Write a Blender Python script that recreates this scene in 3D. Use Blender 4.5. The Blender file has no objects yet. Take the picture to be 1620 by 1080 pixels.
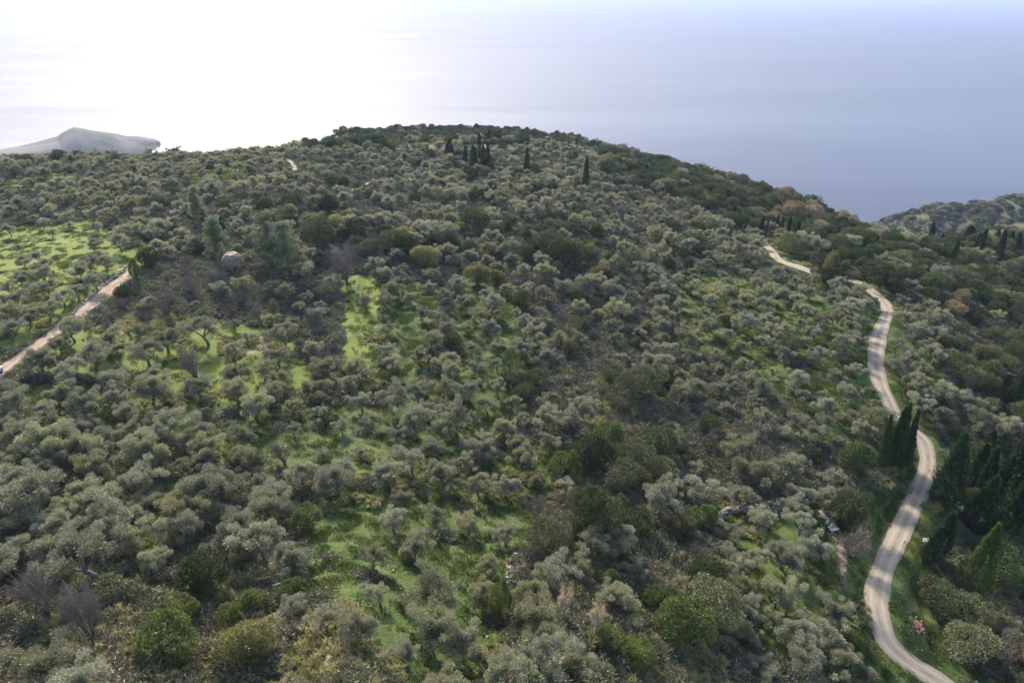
import bpy, bmesh, math, random
import numpy as np
from mathutils import Vector, Matrix

random.seed(7)
rng = np.random.default_rng(7)
scene = bpy.context.scene

# ---------------------------------------------------------------- camera, sky, sun, exposure
SUN_AZ, SUN_EL = math.radians(-21.0), math.radians(29.0)
cam_d = bpy.data.cameras.new("camera"); cam = bpy.data.objects.new("camera", cam_d)
scene.collection.objects.link(cam)
cam.location = (0, 0, 430.0); cam.rotation_euler = (math.radians(90-28.0), 0, 0)
cam_d.sensor_width = 36.0; cam_d.lens = 24.0; cam_d.clip_start = 0.5; cam_d.clip_end = 200000
scene.camera = cam

world = bpy.data.worlds.new("World"); scene.world = world; world.use_nodes = True
wn = world.node_tree.nodes
sky = wn.new('ShaderNodeTexSky'); sky.sky_type = 'NISHITA'; sky.sun_disc = False
sky.sun_elevation = SUN_EL; sky.sun_rotation = SUN_AZ; sky.altitude = 400
sky.air_density = 1.0; sky.dust_density = 2.2; sky.ozone_density = 1.0
world.node_tree.links.new(sky.outputs[0], wn['Background'].inputs[0])
wn['Background'].inputs[1].default_value = 0.15

sun_d = bpy.data.lights.new("sun", 'SUN'); sun = bpy.data.objects.new("sun", sun_d)
scene.collection.objects.link(sun)
sun_d.energy = 3.5; sun_d.angle = math.radians(7.0); sun_d.color = (1.0, 0.92, 0.79)
sdir = Vector((math.sin(SUN_AZ)*math.cos(SUN_EL), math.cos(SUN_AZ)*math.cos(SUN_EL), math.sin(SUN_EL)))
sun.rotation_euler = sdir.to_track_quat('Z', 'Y').to_euler()

scene.view_settings.view_transform = 'Standard'; scene.view_settings.look = 'None'
scene.view_settings.exposure = 1.76; scene.view_settings.gamma = 1.0
scene.cycles.max_bounces = 6; scene.cycles.diffuse_bounces = 4; scene.cycles.glossy_bounces = 2
scene.cycles.transmission_bounces = 3; scene.cycles.transparent_max_bounces = 4; scene.cycles.volume_bounces = 0
scene.cycles.sample_clamp_indirect = 6.0
try: scene.cycles.use_denoising = True
except Exception: pass

# ---------------------------------------------------------------- terrain
H = 430.0                       # camera height above the sea (sea is z = 0)
PITCH = math.radians(28.0)
FPX = 1080.0                    # focal length in photo pixels (photo 1620 x 1080)
SP, CP = math.sin(PITCH), math.cos(PITCH)

def ray(u, v):
    """unit direction in the world of a photo pixel (camera looks along +Y, tipped down)"""
    x = (np.asarray(u, float) - 810.0); y = (540.0 - np.asarray(v, float))
    dx = x; dy = FPX * CP + y * SP; dz = -FPX * SP + y * CP
    n = np.sqrt(dx*dx + dy*dy + dz*dz)
    return dx/n, dy/n, dz/n

def project(x, y, z):
    """world point -> photo pixel, depth"""
    zz = np.asarray(z, float) - H
    d = y * CP - zz * SP
    up = y * SP + zz * CP
    d = np.where(d < 1.0, 1.0, d)
    return 810.0 + FPX * x / d, 540.0 - FPX * up / d, d

# how far the ground lies below the camera where the photo shows it: (u, v, drop)
CTRL = [
 (-100,1060,50),(0,1060,52),(400,1060,54),(800,1060,57),(1100,1060,64),(1350,1060,72),(1600,1060,80),(1750,1060,84),
 (-100,900,54),(0,900,55),(400,900,58),(800,900,62),(1100,900,69),(1400,900,75),(1600,900,84),(1750,900,90),
 (-100,750,57),(0,750,57),(400,750,62),(800,750,68),(1100,750,73),(1400,750,76),(1600,750,84),(1750,750,91),
 (-100,600,58),(0,600,58),(300,600,62),(600,600,66),(850,600,70),(1100,600,74),(1400,600,76),(1600,600,85),(1750,600,92),
 (-100,450,58),(0,450,58),(300,450,61),(600,450,66),(850,450,69),(1100,450,75),(1380,450,77.5),(1600,450,92),(1750,450,97),
 (-100,380,59),(0,380,59),(300,380,61),(600,380,65),(850,380,68),(1100,380,77),(1220,390,81),(1400,385,92),(1600,385,100),(1750,385,104),
 (-100,300,60),(0,300,60),(300,300,61),(600,300,65),(850,300,67),(1000,310,75),
 (925,268,68),(1050,330,79),(1160,345,86),(1250,360,96),(1000,285,77),(1100,305,88),
]
HID = []                         # (azimuth deg, distance, drop)
def _sight(u, v):
    dx, dy, dz = ray(u, v); h = math.hypot(float(dx), float(dy))
    return math.degrees(math.atan2(float(dx), float(dy))), -float(dz)/h
# the near crest: (u, v) where the ground meets the sky or the wood beyond
for u, v in ((-300,275),(-200,268),(-100,263),(-50,261),(0,259),(60,257),(120,255),(180,254),(250,253),(315,252),(380,249),(430,243),(480,236),(520,232),(560,230),(600,229),(640,229),(680,229),(720,229),(760,229),(800,230),(840,232),(880,238)):
    az, s = _sight(u, v); left = u < 500
    HID += [(az, 290, s*290+3.2 if left else s*290+7.5), (az, 335, s*335)]
    HID += [(az, 365, s*365+6), (az, 400, s*400+(30 if left else 9))]
    if u < 460: HID += [(az, 480, s*480+95), (az, 620, s*620+180), (az, 800, 430), (az, 1100, 470)]
# the far ridge and the fall to the sea behind it
for u, v, rt in ((520,227,520),(560,222,560),(600,213,575),(640,211,580),(680,209.5,580),(720,209,575),(760,209.5,570),(800,210.5,560),(850,214,540),(900,221,520),(930,227,500),(965,236,485),(1000,247,470),(1050,259,455),(1100,274,445),(1150,287,435),(1200,301,425),
                 (1250,317,410),(1300,338,400),(1340,357,390),(1380,375,380),(1420,384,375),(1450,387,375),(1520,387,375),(1600,385,378),(1680,384,380),(1760,382,380),(1850,380,380)):
    az, s = _sight(u, v)
    if u < 930: HID += [(az, 460, s*460+(14 if u > 540 else 24))]
    HID += [(az, rt, s*rt), (az, rt+50, s*(rt+50)+16), (az, rt+120, s*(rt+120)+70), (az, rt+260, s*(rt+260)+190), (az, rt+450, 440), (az, 1300, 470)]
    if u > 960: HID += [(az, rt-45, s*(rt-45)+3.5)]
for az, a in ((-55, 46), (-45, 48), (-20, 50), (0, 53), (20, 62), (45, 78), (55, 82)): HID += [(az, 22, a), (az, 40, a)]

def _build_table():
    P = []; Zv = []
    for u, v, dr in CTRL:
        dx, dy, dz = ray(u, v)
        t = dr / -dz
        x, y = dx*t, dy*t
        P.append((math.degrees(math.atan2(x, y)) / 15.0, 1.6 * math.log(math.hypot(x, y)))); Zv.append(dr)
    for az, r, dr in HID:
        P.append((az / 15.0, 1.6 * math.log(r))); Zv.append(dr)
    P = np.array(P); Zv = np.array(Zv, float)
    def K(d): return np.sqrt(d*d + 0.012)
    n = len(P)
    D = np.sqrt(((P[:, None] - P[None])**2).sum(-1))
    A = np.zeros((n+3, n+3)); A[:n, :n] = K(D) - 0.004*np.eye(n)
    A[:n, n] = 1; A[:n, n+1:] = P; A[n, :n] = 1; A[n+1:, :n] = P.T
    w = np.linalg.solve(A, np.concatenate([Zv, [0, 0, 0]]))
    azs = np.linspace(-60, 60, 281); lr = np.linspace(math.log(20), math.log(1500), 321)
    G = np.stack(np.meshgrid(azs/15.0, 1.6*lr, indexing='ij'), -1).reshape(-1, 2)
    out = np.empty(len(G))
    for i in range(0, len(G), 8000):
        g = G[i:i+8000]
        out[i:i+8000] = K(np.sqrt(((g[:, None]-P[None])**2).sum(-1))) @ w[:n] + w[n] + g @ w[n+1:]
    return azs, lr, out.reshape(len(azs), len(lr))
AZS, LRS, TAB = _build_table()

def _vnoise(x, y, seed=0):
    """smooth value noise, vectorised, about -1..1"""
    xi = np.floor(x).astype(np.int64); yi = np.floor(y).astype(np.int64)
    fx = x - xi; fy = y - yi
    fx = fx*fx*(3-2*fx); fy = fy*fy*(3-2*fy)
    def h(a, b):
        n = (a*374761393 + b*668265263 + seed*1274126177) & 0x7fffffff
        n = ((n ^ (n >> 13)) * 1103515245) & 0x7fffffff
        return ((n ^ (n >> 16)) & 0xffff) / 32767.5 - 1.0
    return (h(xi, yi)*(1-fx) + h(xi+1, yi)*fx)*(1-fy) + (h(xi, yi+1)*(1-fx) + h(xi+1, yi+1)*fx)*fy

def fbm(x, y, s, seed=0, oct=3):
    a = 0; amp = 1; tot = 0
    for k in range(oct):
        a = a + amp*_vnoise(np.asarray(x)/s + 17.3*k, np.asarray(y)/s - 9.1*k, seed+k); tot += amp
        s *= 0.5; amp *= 0.5
    return a/tot

def base_height(x, y):
    x = np.asarray(x, float); y = np.asarray(y, float)
    az = np.clip(np.degrees(np.arctan2(x, np.maximum(y, 1e-3))), -59.9, 59.9)
    lr = np.clip(np.log(np.maximum(np.hypot(x, y), 20.5)), LRS[0], LRS[-1]-1e-4)
    a = (az - AZS[0])/(AZS[1]-AZS[0]); b = (lr - LRS[0])/(LRS[1]-LRS[0])
    i = np.clip(a.astype(int), 0, len(AZS)-2); j = np.clip(b.astype(int), 0, len(LRS)-2)
    fa = a-i; fb = b-j
    d = (TAB[i, j]*(1-fa) + TAB[i+1, j]*fa)*(1-fb) + (TAB[i, j+1]*(1-fa) + TAB[i+1, j+1]*fa)*fb
    return H - d

def terrace_phase(x, y, z):
    q = (z + 0.9*fbm(x, y, 30, 5)) / 1.05
    return q - np.floor(q)

def height(x, y):
    z = base_height(x, y)
    r = np.hypot(x, y)
    # soft terracing that follows the contours, and small hummocks
    f = terrace_phase(x, y, z)
    ter = (np.clip((f-0.5)/0.22+0.5, 0, 1) - f) * 1.05 * 0.75
    ter = ter * np.clip((420 - r)/100, 0, 1)
    z = z + ter + 0.5*fbm(x, y, 18, 11) + 0.16*fbm(x, y, 2.6, 21)
    return np.maximum(z, -3.0)

def hit(u, v, up=0.0, tmin=35.0, tmax=1400.0):
    """where the ray of a photo pixel meets the ground (raised by up); arrays allowed"""
    dx, dy, dz = ray(u, v)
    dx, dy, dz = [np.atleast_1d(a) for a in (dx, dy, dz)]
    up = np.broadcast_to(np.asarray(up, float), dx.shape)
    t = np.full(dx.shape, tmin); done = np.zeros(dx.shape, bool); res = np.full(dx.shape, np.nan)
    prev = t.copy()
    while t.min() < tmax and not done.all():
        z = H + dz*t
        below = z < base_height(dx*t, dy*t) + up + 0.1
        new = below & ~done
        if new.any():
            lo = prev[new].copy(); hi = t[new].copy()
            a, b, c, q = dx[new], dy[new], dz[new], up[new]
            for _ in range(14):
                m = (lo+hi)/2
                s = H + c*m < height(a*m, b*m) + q
                hi = np.where(s, m, hi); lo = np.where(s, lo, m)
            res[new] = hi; done |= new
        prev = t.copy(); t = t*1.012
    return dx*res, dy*res, res
# ---------------------------------------------------------------- helpers
ROOT = scene.collection

def mesh_np(name, V, F, mats, mat_idx=None, smooth=False):
    """mesh from a vertex array and a list of face arrays (each (n,3) or (n,4))"""
    me = bpy.data.meshes.new(name)
    V = np.asarray(V, np.float32)
    F = [np.asarray(f, np.int32) for f in F if len(f)]
    nl = sum(f.size for f in F); nf = sum(len(f) for f in F)
    me.vertices.add(len(V)); me.vertices.foreach_set('co', V.ravel())
    me.loops.add(nl); me.polygons.add(nf)
    me.loops.foreach_set('vertex_index', np.concatenate([f.ravel() for f in F]))
    tot = np.concatenate([np.full(len(f), f.shape[1], np.int32) for f in F])
    st = np.concatenate([[0], np.cumsum(tot)[:-1]]).astype(np.int32)
    me.polygons.foreach_set('loop_start', st)
    try: me.polygons.foreach_set('loop_total', tot)
    except Exception: pass
    for m in mats: me.materials.append(m)
    if mat_idx is not None: me.polygons.foreach_set('material_index', np.asarray(mat_idx, np.int32))
    me.polygons.foreach_set('use_smooth', np.full(nf, smooth))
    me.update(calc_edges=True)
    return me

def link(name, data, parent=None):
    o = bpy.data.objects.new(name, data); ROOT.objects.link(o)
    if parent: o.parent = parent
    return o

def tag(o, label=None, cat=None, group=None, kind=None):
    if label: o['label'] = label
    if cat: o['category'] = cat
    if group: o['group'] = group
    if kind: o['kind'] = kind
    return o

class MB:
    """collects shapes into one mesh"""
    def __init__(s): s.V = []; s.F4 = []; s.F3 = []; s.n = 0
    def add(s, V, F4=None, F3=None):
        V = np.asarray(V, float)
        if F4 is not None and len(F4): s.F4.append(np.asarray(F4) + s.n)
        if F3 is not None and len(F3): s.F3.append(np.asarray(F3) + s.n)
        s.V.append(V); s.n += len(V)
    def tube(s, pts, rad, k=6):
        pts = np.asarray(pts, float); n = len(pts); V = []
        for i in range(n):
            d = pts[min(i+1, n-1)] - pts[max(i-1, 0)]; d /= (np.linalg.norm(d)+1e-9)
            a = np.cross(d, (0.31, 0.95, 0.1)); a /= (np.linalg.norm(a)+1e-9); b = np.cross(d, a)
            for j in range(k):
                t = 2*math.pi*j/k; V.append(pts[i] + rad[i]*(math.cos(t)*a + math.sin(t)*b))
        F = [[i*k+j, i*k+(j+1) % k, (i+1)*k+(j+1) % k, (i+1)*k+j] for i in range(n-1) for j in range(k)]
        c = len(V); V.append(pts[-1]); T = [[(n-1)*k+j, (n-1)*k+(j+1) % k, c] for j in range(k)]
        s.add(V, F, T)
    def blades(s, P, D, L, W, r):
        """kite-shaped leaves: base P, direction D, length L, width W"""
        P = np.asarray(P, float); D = np.asarray(D, float); n = len(P)
        D = D/(np.linalg.norm(D, axis=1, keepdims=True)+1e-9)
        q = r.normal(size=(n, 3)); S = np.cross(D, q); S /= (np.linalg.norm(S, axis=1, keepdims=True)+1e-9)
        L = np.broadcast_to(np.asarray(L, float), (n,))[:, None]; W = np.broadcast_to(np.asarray(W, float), (n,))[:, None]
        V = np.stack([P, P + D*L*0.5 + S*W*0.5, P + D*L, P + D*L*0.5 - S*W*0.5], 1).reshape(-1, 3)
        i = np.arange(n)[:, None]*4
        s.add(V, i + np.array([[0, 1, 2, 3]]))
    def rock(s, c, sz, r):
        """irregular faceted stone"""
        V = np.array([(x, y, z) for x in (-1, 1) for y in (-1, 1) for z in (-1, 1)], float)
        V = V*(0.75+0.35*r.random((8, 3)))*0.5*np.asarray(sz)
        a = r.random()*6.28; R = np.array([[math.cos(a), -math.sin(a), 0], [math.sin(a), math.cos(a), 0], [0, 0, 1]])
        t = r.normal()*0.2; R = R @ np.array([[1, 0, 0], [0, math.cos(t), -math.sin(t)], [0, math.sin(t), math.cos(t)]])
        s.add(V @ R.T + np.asarray(c), [[0, 1, 3, 2], [4, 6, 7, 5], [0, 4, 5, 1], [2, 3, 7, 6], [0, 2, 6, 4], [1, 5, 7, 3]])
    def mesh(s, name, mat, smooth=False):
        F = []
        if s.F4: F.append(np.concatenate(s.F4))
        if s.F3: F.append(np.concatenate(s.F3))
        return mesh_np(name, np.concatenate(s.V), F, [mat], smooth=smooth)

# ---------------------------------------------------------------- materials
def new_mat(name):
    m = bpy.data.materials.new(name); m.use_nodes = True
    nt = m.node_tree; b = nt.nodes['Principled BSDF']; return m, nt, b

def mixrgb(nt, fac, a, b, mode='MIX'):
    n = nt.nodes.new('ShaderNodeMix'); n.data_type = 'RGBA'; n.blend_type = mode
    for sock, val in ((n.inputs['Factor'], fac), (n.inputs['A'], a), (n.inputs['B'], b)):
        if sock is n.inputs['Factor'] or True:
            pass
    fs = n.inputs[0]; A = n.inputs[6]; B = n.inputs[7]
    for sock, val in ((fs, fac), (A, a), (B, b)):
        if hasattr(val, 'is_linked') or hasattr(val, 'links'): nt.links.new(val, sock)
        elif isinstance(val, (int, float)): sock.default_value = val
        else: sock.default_value = (*val, 1.0)
    return n.outputs[2]

def math_n(nt, op, a, b=None, clamp=False):
    n = nt.nodes.new('ShaderNodeMath'); n.operation = op; n.use_clamp = clamp
    for i, v in enumerate((a, b)):
        if v is None: continue
        if hasattr(v, 'links'): nt.links.new(v, n.inputs[i])
        else: n.inputs[i].default_value = v
    return n.outputs[0]

def noise(nt, scale, detail=3, rough=0.55, vec=None, coord='Object'):
    n = nt.nodes.new('ShaderNodeTexNoise'); n.inputs['Scale'].default_value = scale
    n.inputs['Detail'].default_value = detail; n.inputs['Roughness'].default_value = rough
    if vec is None:
        g = nt.nodes.new('ShaderNodeNewGeometry'); vec = g.outputs['Position']
    nt.links.new(vec, n.inputs['Vector']); return n.outputs['Fac']

def ramp(nt, fac, p0, p1):
    n = nt.nodes.new('ShaderNodeMapRange'); n.inputs['From Min'].default_value = p0; n.inputs['From Max'].default_value = p1
    nt.links.new(fac, n.inputs['Value']); return n.outputs['Result']

def leaf_mat(name, c1, c2, alt, transl=0.3, alt_amt=0.5, val=0.30, rough=0.55, spec=0.25):
    """leaves: two leaf tones picked leaf by leaf, a third tone and brightness that differ plant by plant"""
    m, nt, b = new_mat(name); L = nt.links
    g = nt.nodes.new('ShaderNodeNewGeometry'); oi = nt.nodes.new('ShaderNodeObjectInfo')
    col = mixrgb(nt, g.outputs['Random Per Island'], c1, c2)
    r = ramp(nt, oi.outputs['Random'], 0.35, 1.0)
    col = mixrgb(nt, math_n(nt, 'MULTIPLY', r, alt_amt), col, alt)
    w = nt.nodes.new('ShaderNodeTexWhiteNoise'); w.noise_dimensions = '1D'
    L.new(oi.outputs['Random'], w.inputs['W'])
    h = nt.nodes.new('ShaderNodeHueSaturation'); L.new(col, h.inputs['Color'])
    v = nt.nodes.new('ShaderNodeMapRange'); L.new(w.outputs['Value'], v.inputs['Value'])
    v.inputs['To Min'].default_value = 1-val; v.inputs['To Max'].default_value = 1+val
    L.new(v.outputs['Result'], h.inputs['Value'])
    L.new(h.outputs['Color'], b.inputs['Base Color']); b.inputs['Roughness'].default_value = rough
    b.inputs['Specular IOR Level'].default_value = spec
    t = nt.nodes.new('ShaderNodeBsdfTranslucent'); L.new(h.outputs['Color'], t.inputs['Color'])
    mx = nt.nodes.new('ShaderNodeMixShader'); mx.inputs[0].default_value = transl
    L.new(b.outputs[0], mx.inputs[1]); L.new(t.outputs[0], mx.inputs[2])
    L.new(mx.outputs[0], nt.nodes['Material Output'].inputs['Surface'])
    return m

def plain_mat(name, c1, c2, scale=3.0, rough=0.85, bump=0.0, spec=0.2, coord_obj=True):
    m, nt, b = new_mat(name)
    tc = nt.nodes.new('ShaderNodeTexCoord')
    f = noise(nt, scale, 4, 0.6, tc.outputs['Object'])
    nt.links.new(mixrgb(nt, ramp(nt, f, 0.3, 0.7), c1, c2), b.inputs['Base Color'])
    b.inputs['Roughness'].default_value = rough; b.inputs['Specular IOR Level'].default_value = spec
    if bump:
        bp = nt.nodes.new('ShaderNodeBump'); bp.inputs['Strength'].default_value = bump
        nt.links.new(f, bp.inputs['Height']); nt.links.new(bp.outputs[0], b.inputs['Normal'])
    return m

M = {}
M['olive'] = leaf_mat('olive_leaf', (0.140,0.143,0.086), (0.262,0.260,0.180), (0.205,0.200,0.095), 0.28, 0.75, 0.26)
M['ever'] = leaf_mat('evergreen_leaf', (0.044,0.062,0.022), (0.080,0.098,0.038), (0.145,0.142,0.070), 0.10, 0.85, 0.34, 0.7, 0.08)
M['glossy'] = leaf_mat('glossy_leaf', (0.038,0.062,0.016), (0.105,0.135,0.030), (0.13,0.14,0.035), 0.25, 0.5, 0.15, 0.6, 0.2)
M['yellow'] = leaf_mat('yellow_green_leaf', (0.065,0.080,0.026), (0.23,0.21,0.075), (0.18,0.155,0.075), 0.3, 0.6, 0.3)
M['bare'] = leaf_mat('bare_twig', (0.105,0.083,0.068), (0.18,0.15,0.125), (0.14,0.105,0.085), 0.0, 0.7, 0.3, 0.8, 0.1)
M['autumn'] = leaf_mat('autumn_leaf', (0.11,0.095,0.05), (0.22,0.175,0.10), (0.17,0.105,0.065), 0.3, 0.7, 0.3)
M['rust'] = leaf_mat('dead_rust_leaf', (0.26,0.19,0.125), (0.37,0.29,0.21), (0.28,0.21,0.14), 0.3, 0.4, 0.05)
M['cypress'] = leaf_mat('cypress_leaf', (0.026,0.048,0.018), (0.062,0.090,0.034), (0.06,0.075,0.035), 0.1, 0.6, 0.2)
M['young'] = leaf_mat('young_cypress_leaf', (0.045,0.085,0.02), (0.13,0.155,0.04), (0.08,0.11,0.03), 0.2, 0.3, 0.1)
M['pine'] = leaf_mat('pine_needle', (0.12,0.145,0.075), (0.22,0.235,0.13), (0.18,0.19,0.11), 0.2, 0.4, 0.1)
M['bark'] = plain_mat('bark', (0.075,0.062,0.050), (0.15,0.13,0.11), 4, 0.9, 0.4)
M['palebark'] = plain_mat('pale_bark', (0.30,0.27,0.24), (0.42,0.39,0.35), 3, 0.9)
M['grassblade'] = leaf_mat('grass_blade', (0.040,0.068,0.018), (0.085,0.110,0.028), (0.125,0.120,0.045), 0.35, 0.6, 0.25)
M['bramble'] = leaf_mat('bramble', (0.085,0.082,0.052), (0.165,0.145,0.11), (0.12,0.14,0.06), 0.15, 0.9, 0.25)
M['strawgrass'] = leaf_mat('dry_grass', (0.19,0.175,0.075), (0.36,0.32,0.16), (0.17,0.19,0.07), 0.3, 0.7, 0.2)
M['stone'] = plain_mat('limestone', (0.13,0.12,0.10), (0.34,0.31,0.265), 2.5, 0.9, 0.5)
M['redrubble'] = plain_mat('terracotta_rubble', (0.15,0.08,0.05), (0.21,0.13,0.085), 2.5, 0.9, 0.5)

def ground_mat():
    m, nt, b = new_mat('hillside_ground'); L = nt.links
    def attr(n):
        a = nt.nodes.new('ShaderNodeAttribute'); a.attribute_name = n; return a.outputs['Fac']
    n1 = noise(nt, 0.35, 5, 0.65); n2 = noise(nt, 2.4, 4, 0.7); n3 = noise(nt, 0.07, 3, 0.5); n4 = noise(nt, 9.0, 3, 0.7)
    grass = mixrgb(nt, ramp(nt, n2, 0.35, 0.65), (0.030,0.050,0.014), (0.056,0.082,0.020))
    grass = mixrgb(nt, ramp(nt, n1, 0.48, 0.68), grass, (0.095,0.10,0.038))
    grass = mixrgb(nt, ramp(nt, n4, 0.55, 0.75), grass, (0.06,0.07,0.025))
    grass = mixrgb(nt, math_n(nt, 'MULTIPLY', ramp(nt, attr('grass'), .88, 1.0), ramp(nt, n1, .22, .34)), grass, mixrgb(nt, ramp(nt, n2, .35, .65), (0.085,0.112,0.022), (0.14,0.158,0.036)))  # sunlight on the open fields put into a brighter, yellower grass colour
    soil = mixrgb(nt, ramp(nt, n2, 0.35, 0.65), (0.050,0.048,0.026), (0.105,0.088,0.058))
    soil = mixrgb(nt, ramp(nt, n1, 0.50, 0.65), soil, (0.055,0.078,0.022))
    dry = mixrgb(nt, ramp(nt, n2, 0.35, 0.65), (0.12,0.10,0.055), (0.24,0.20,0.115))
    dry = mixrgb(nt, ramp(nt, n1, 0.5, 0.7), dry, (0.085,0.085,0.035))
    dirt = mixrgb(nt, ramp(nt, n2, 0.35, 0.65), (0.17,0.115,0.085), (0.28,0.21,0.17))
    k = math_n(nt, 'ADD', attr('grass'), math_n(nt, 'MULTIPLY', math_n(nt, 'SUBTRACT', n1, 0.5), 1.3))
    c = mixrgb(nt, ramp(nt, k, 0.38, 0.58), soil, grass)
    k = math_n(nt, 'ADD', attr('dry'), math_n(nt, 'MULTIPLY', math_n(nt, 'SUBTRACT', n1, 0.5), 1.0))
    c = mixrgb(nt, ramp(nt, k, 0.4, 0.62), c, dry)
    k = math_n(nt, 'ADD', attr('dirt'), math_n(nt, 'MULTIPLY', math_n(nt, 'SUBTRACT', n2, 0.5), 0.9))
    c = mixrgb(nt, ramp(nt, k, 0.4, 0.65), c, dirt)
    L.new(c, b.inputs['Base Color']); b.inputs['Roughness'].default_value = 0.95; b.inputs['Specular IOR Level'].default_value = 0.1
    bp = nt.nodes.new('ShaderNodeBump'); bp.inputs['Strength'].default_value = 0.7; bp.inputs['Distance'].default_value = 0.25
    L.new(n2, bp.inputs['Height']); L.new(bp.outputs[0], b.inputs['Normal'])
    return m

def track_mat(name, c1, c2, mid):
    m, nt, b = new_mat(name); L = nt.links
    a = nt.nodes.new('ShaderNodeAttribute'); a.attribute_name = 'across'; ac = a.outputs['Fac']
    n1 = noise(nt, 0.5, 4, 0.6); n2 = noise(nt, 5.0, 4, 0.7)
    c = mixrgb(nt, ramp(nt, n2, 0.3, 0.7), c1, c2)
    d = math_n(nt, 'ABSOLUTE', ac)
    rut = ramp(nt, math_n(nt, 'ABSOLUTE', math_n(nt, 'SUBTRACT', d, 0.46)), 0.22, 0.05)
    c = mixrgb(nt, math_n(nt, 'MULTIPLY', rut, 0.45), c, tuple(min(1, x*1.25) for x in c2))
    cen = math_n(nt, 'MULTIPLY', ramp(nt, d, 0.16, 0.03), ramp(nt, n1, 0.46, 0.60))
    c = mixrgb(nt, math_n(nt, 'MULTIPLY', cen, 0.75), c, mid)
    e = math_n(nt, 'ADD', d, math_n(nt, 'MULTIPLY', math_n(nt, 'SUBTRACT', n2, 0.5), 0.5))
    c = mixrgb(nt, math_n(nt, 'MULTIPLY', ramp(nt, e, 0.80, 1.0), 0.8), c, (0.12,0.115,0.06))
    L.new(c, b.inputs['Base Color']); b.inputs['Roughness'].default_value = 0.95; b.inputs['Specular IOR Level'].default_value = 0.1
    bp = nt.nodes.new('ShaderNodeBump'); bp.inputs['Strength'].default_value = 0.5; bp.inputs['Distance'].default_value = 0.06
    L.new(n2, bp.inputs['Height']); L.new(bp.outputs[0], b.inputs['Normal'])
    return m

def sea_mat():
    m, nt, b = new_mat('sea_water'); L = nt.links
    g = nt.nodes.new('ShaderNodeNewGeometry')
    def mapped(sx, sy, rot=0.12):
        mp = nt.nodes.new('ShaderNodeMapping'); mp.inputs['Scale'].default_value = (sx, sy, 1); mp.inputs['Rotation'].default_value = (0, 0, rot)
        L.new(g.outputs['Position'], mp.inputs['Vector']); return mp.outputs[0]
    streak = noise(nt, 1.0, 4, 0.6, mapped(0.00035, 0.0028))
    fine = noise(nt, 1.0, 4, 0.65, mapped(0.004, 0.03, -0.1))
    s = math_n(nt, 'ADD', math_n(nt, 'MULTIPLY', streak, 0.6), math_n(nt, 'MULTIPLY', fine, 0.4))
    r = nt.nodes.new('ShaderNodeMapRange'); L.new(s, r.inputs['Value'])
    r.inputs['From Min'].default_value = 0.3; r.inputs['From Max'].default_value = 0.7
    r.inputs['To Min'].default_value = 0.12; r.inputs['To Max'].default_value = 0.20
    b.inputs['Base Color'].default_value = (0.045, 0.047, 0.066, 1); b.inputs['IOR'].default_value = 1.333
    w = noise(nt, 1.0, 5, 0.6, mapped(0.02, 0.075, 0.15))
    bp = nt.nodes.new('ShaderNodeBump'); bp.inputs['Strength'].default_value = 0.18; bp.inputs['Distance'].default_value = 2.2
    L.new(w, bp.inputs['Height']); L.new(bp.outputs[0], b.inputs['Normal'])
    # a wave-roughened sea never turns into a mirror near the horizon: cap the reflectance
    b.inputs['Specular IOR Level'].default_value = 0.0; b.inputs['Roughness'].default_value = 1.0
    gl = nt.nodes.new('ShaderNodeBsdfGlossy'); L.new(r.outputs['Result'], gl.inputs['Roughness']); L.new(bp.outputs[0], gl.inputs['Normal'])
    fr = nt.nodes.new('ShaderNodeFresnel'); fr.inputs['IOR'].default_value = 1.333
    f2 = math_n(nt, 'MINIMUM', math_n(nt, 'MULTIPLY', fr.outputs[0], 0.4), 0.135)
    f2 = math_n(nt, 'MULTIPLY', f2, math_n(nt, 'ADD', math_n(nt, 'MULTIPLY', s, 0.9), 0.52))
    mx = nt.nodes.new('ShaderNodeMixShader'); L.new(f2, mx.inputs[0]); L.new(b.outputs[0], mx.inputs[1]); L.new(gl.outputs[0], mx.inputs[2])
    L.new(mx.outputs[0], nt.nodes['Material Output'].inputs['Surface'])
    return m

# ---------------------------------------------------------------- tracks (centre lines read off the photo, laid on the ground)
def catmull(P, step=1.0):
    P = np.asarray(P, float); out = []
    Q = np.vstack([2*P[0]-P[1], P, 2*P[-1]-P[-2]])
    for i in range(1, len(Q)-2):
        n = max(2, int(np.linalg.norm(Q[i+1][:2]-Q[i][:2])/step))
        for t in np.linspace(0, 1, n, endpoint=False):
            a, b_, c, d = Q[i-1], Q[i], Q[i+1], Q[i+2]
            out.append(0.5*((2*b_) + (c-a)*t + (2*a-5*b_+4*c-d)*t*t + (3*b_-a-3*c+d)*t**3))
    out.append(Q[-2]); return np.array(out)

def centre_line(pix, wid):
    pix = np.array(pix, float)
    x, y, t = hit(pix[:, 0], pix[:, 1], tmax=1200)
    ok = ~np.isnan(x)
    C = catmull(np.stack([x[ok], y[ok], np.array(wid, float)[ok] if np.ndim(wid) else np.full(ok.sum(), wid)], 1), 1.0)
    z = base_height(C[:, 0], C[:, 1]) + 0.5*fbm(C[:, 0], C[:, 1], 18, 11)
    k = np.ones(15)/15; zp = np.concatenate([np.full(7, z[0]), z, np.full(7, z[-1])]); z = np.convolve(zp, k, 'valid')
    return np.column_stack([C[:, :2], z, C[:, 2]])

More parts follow.
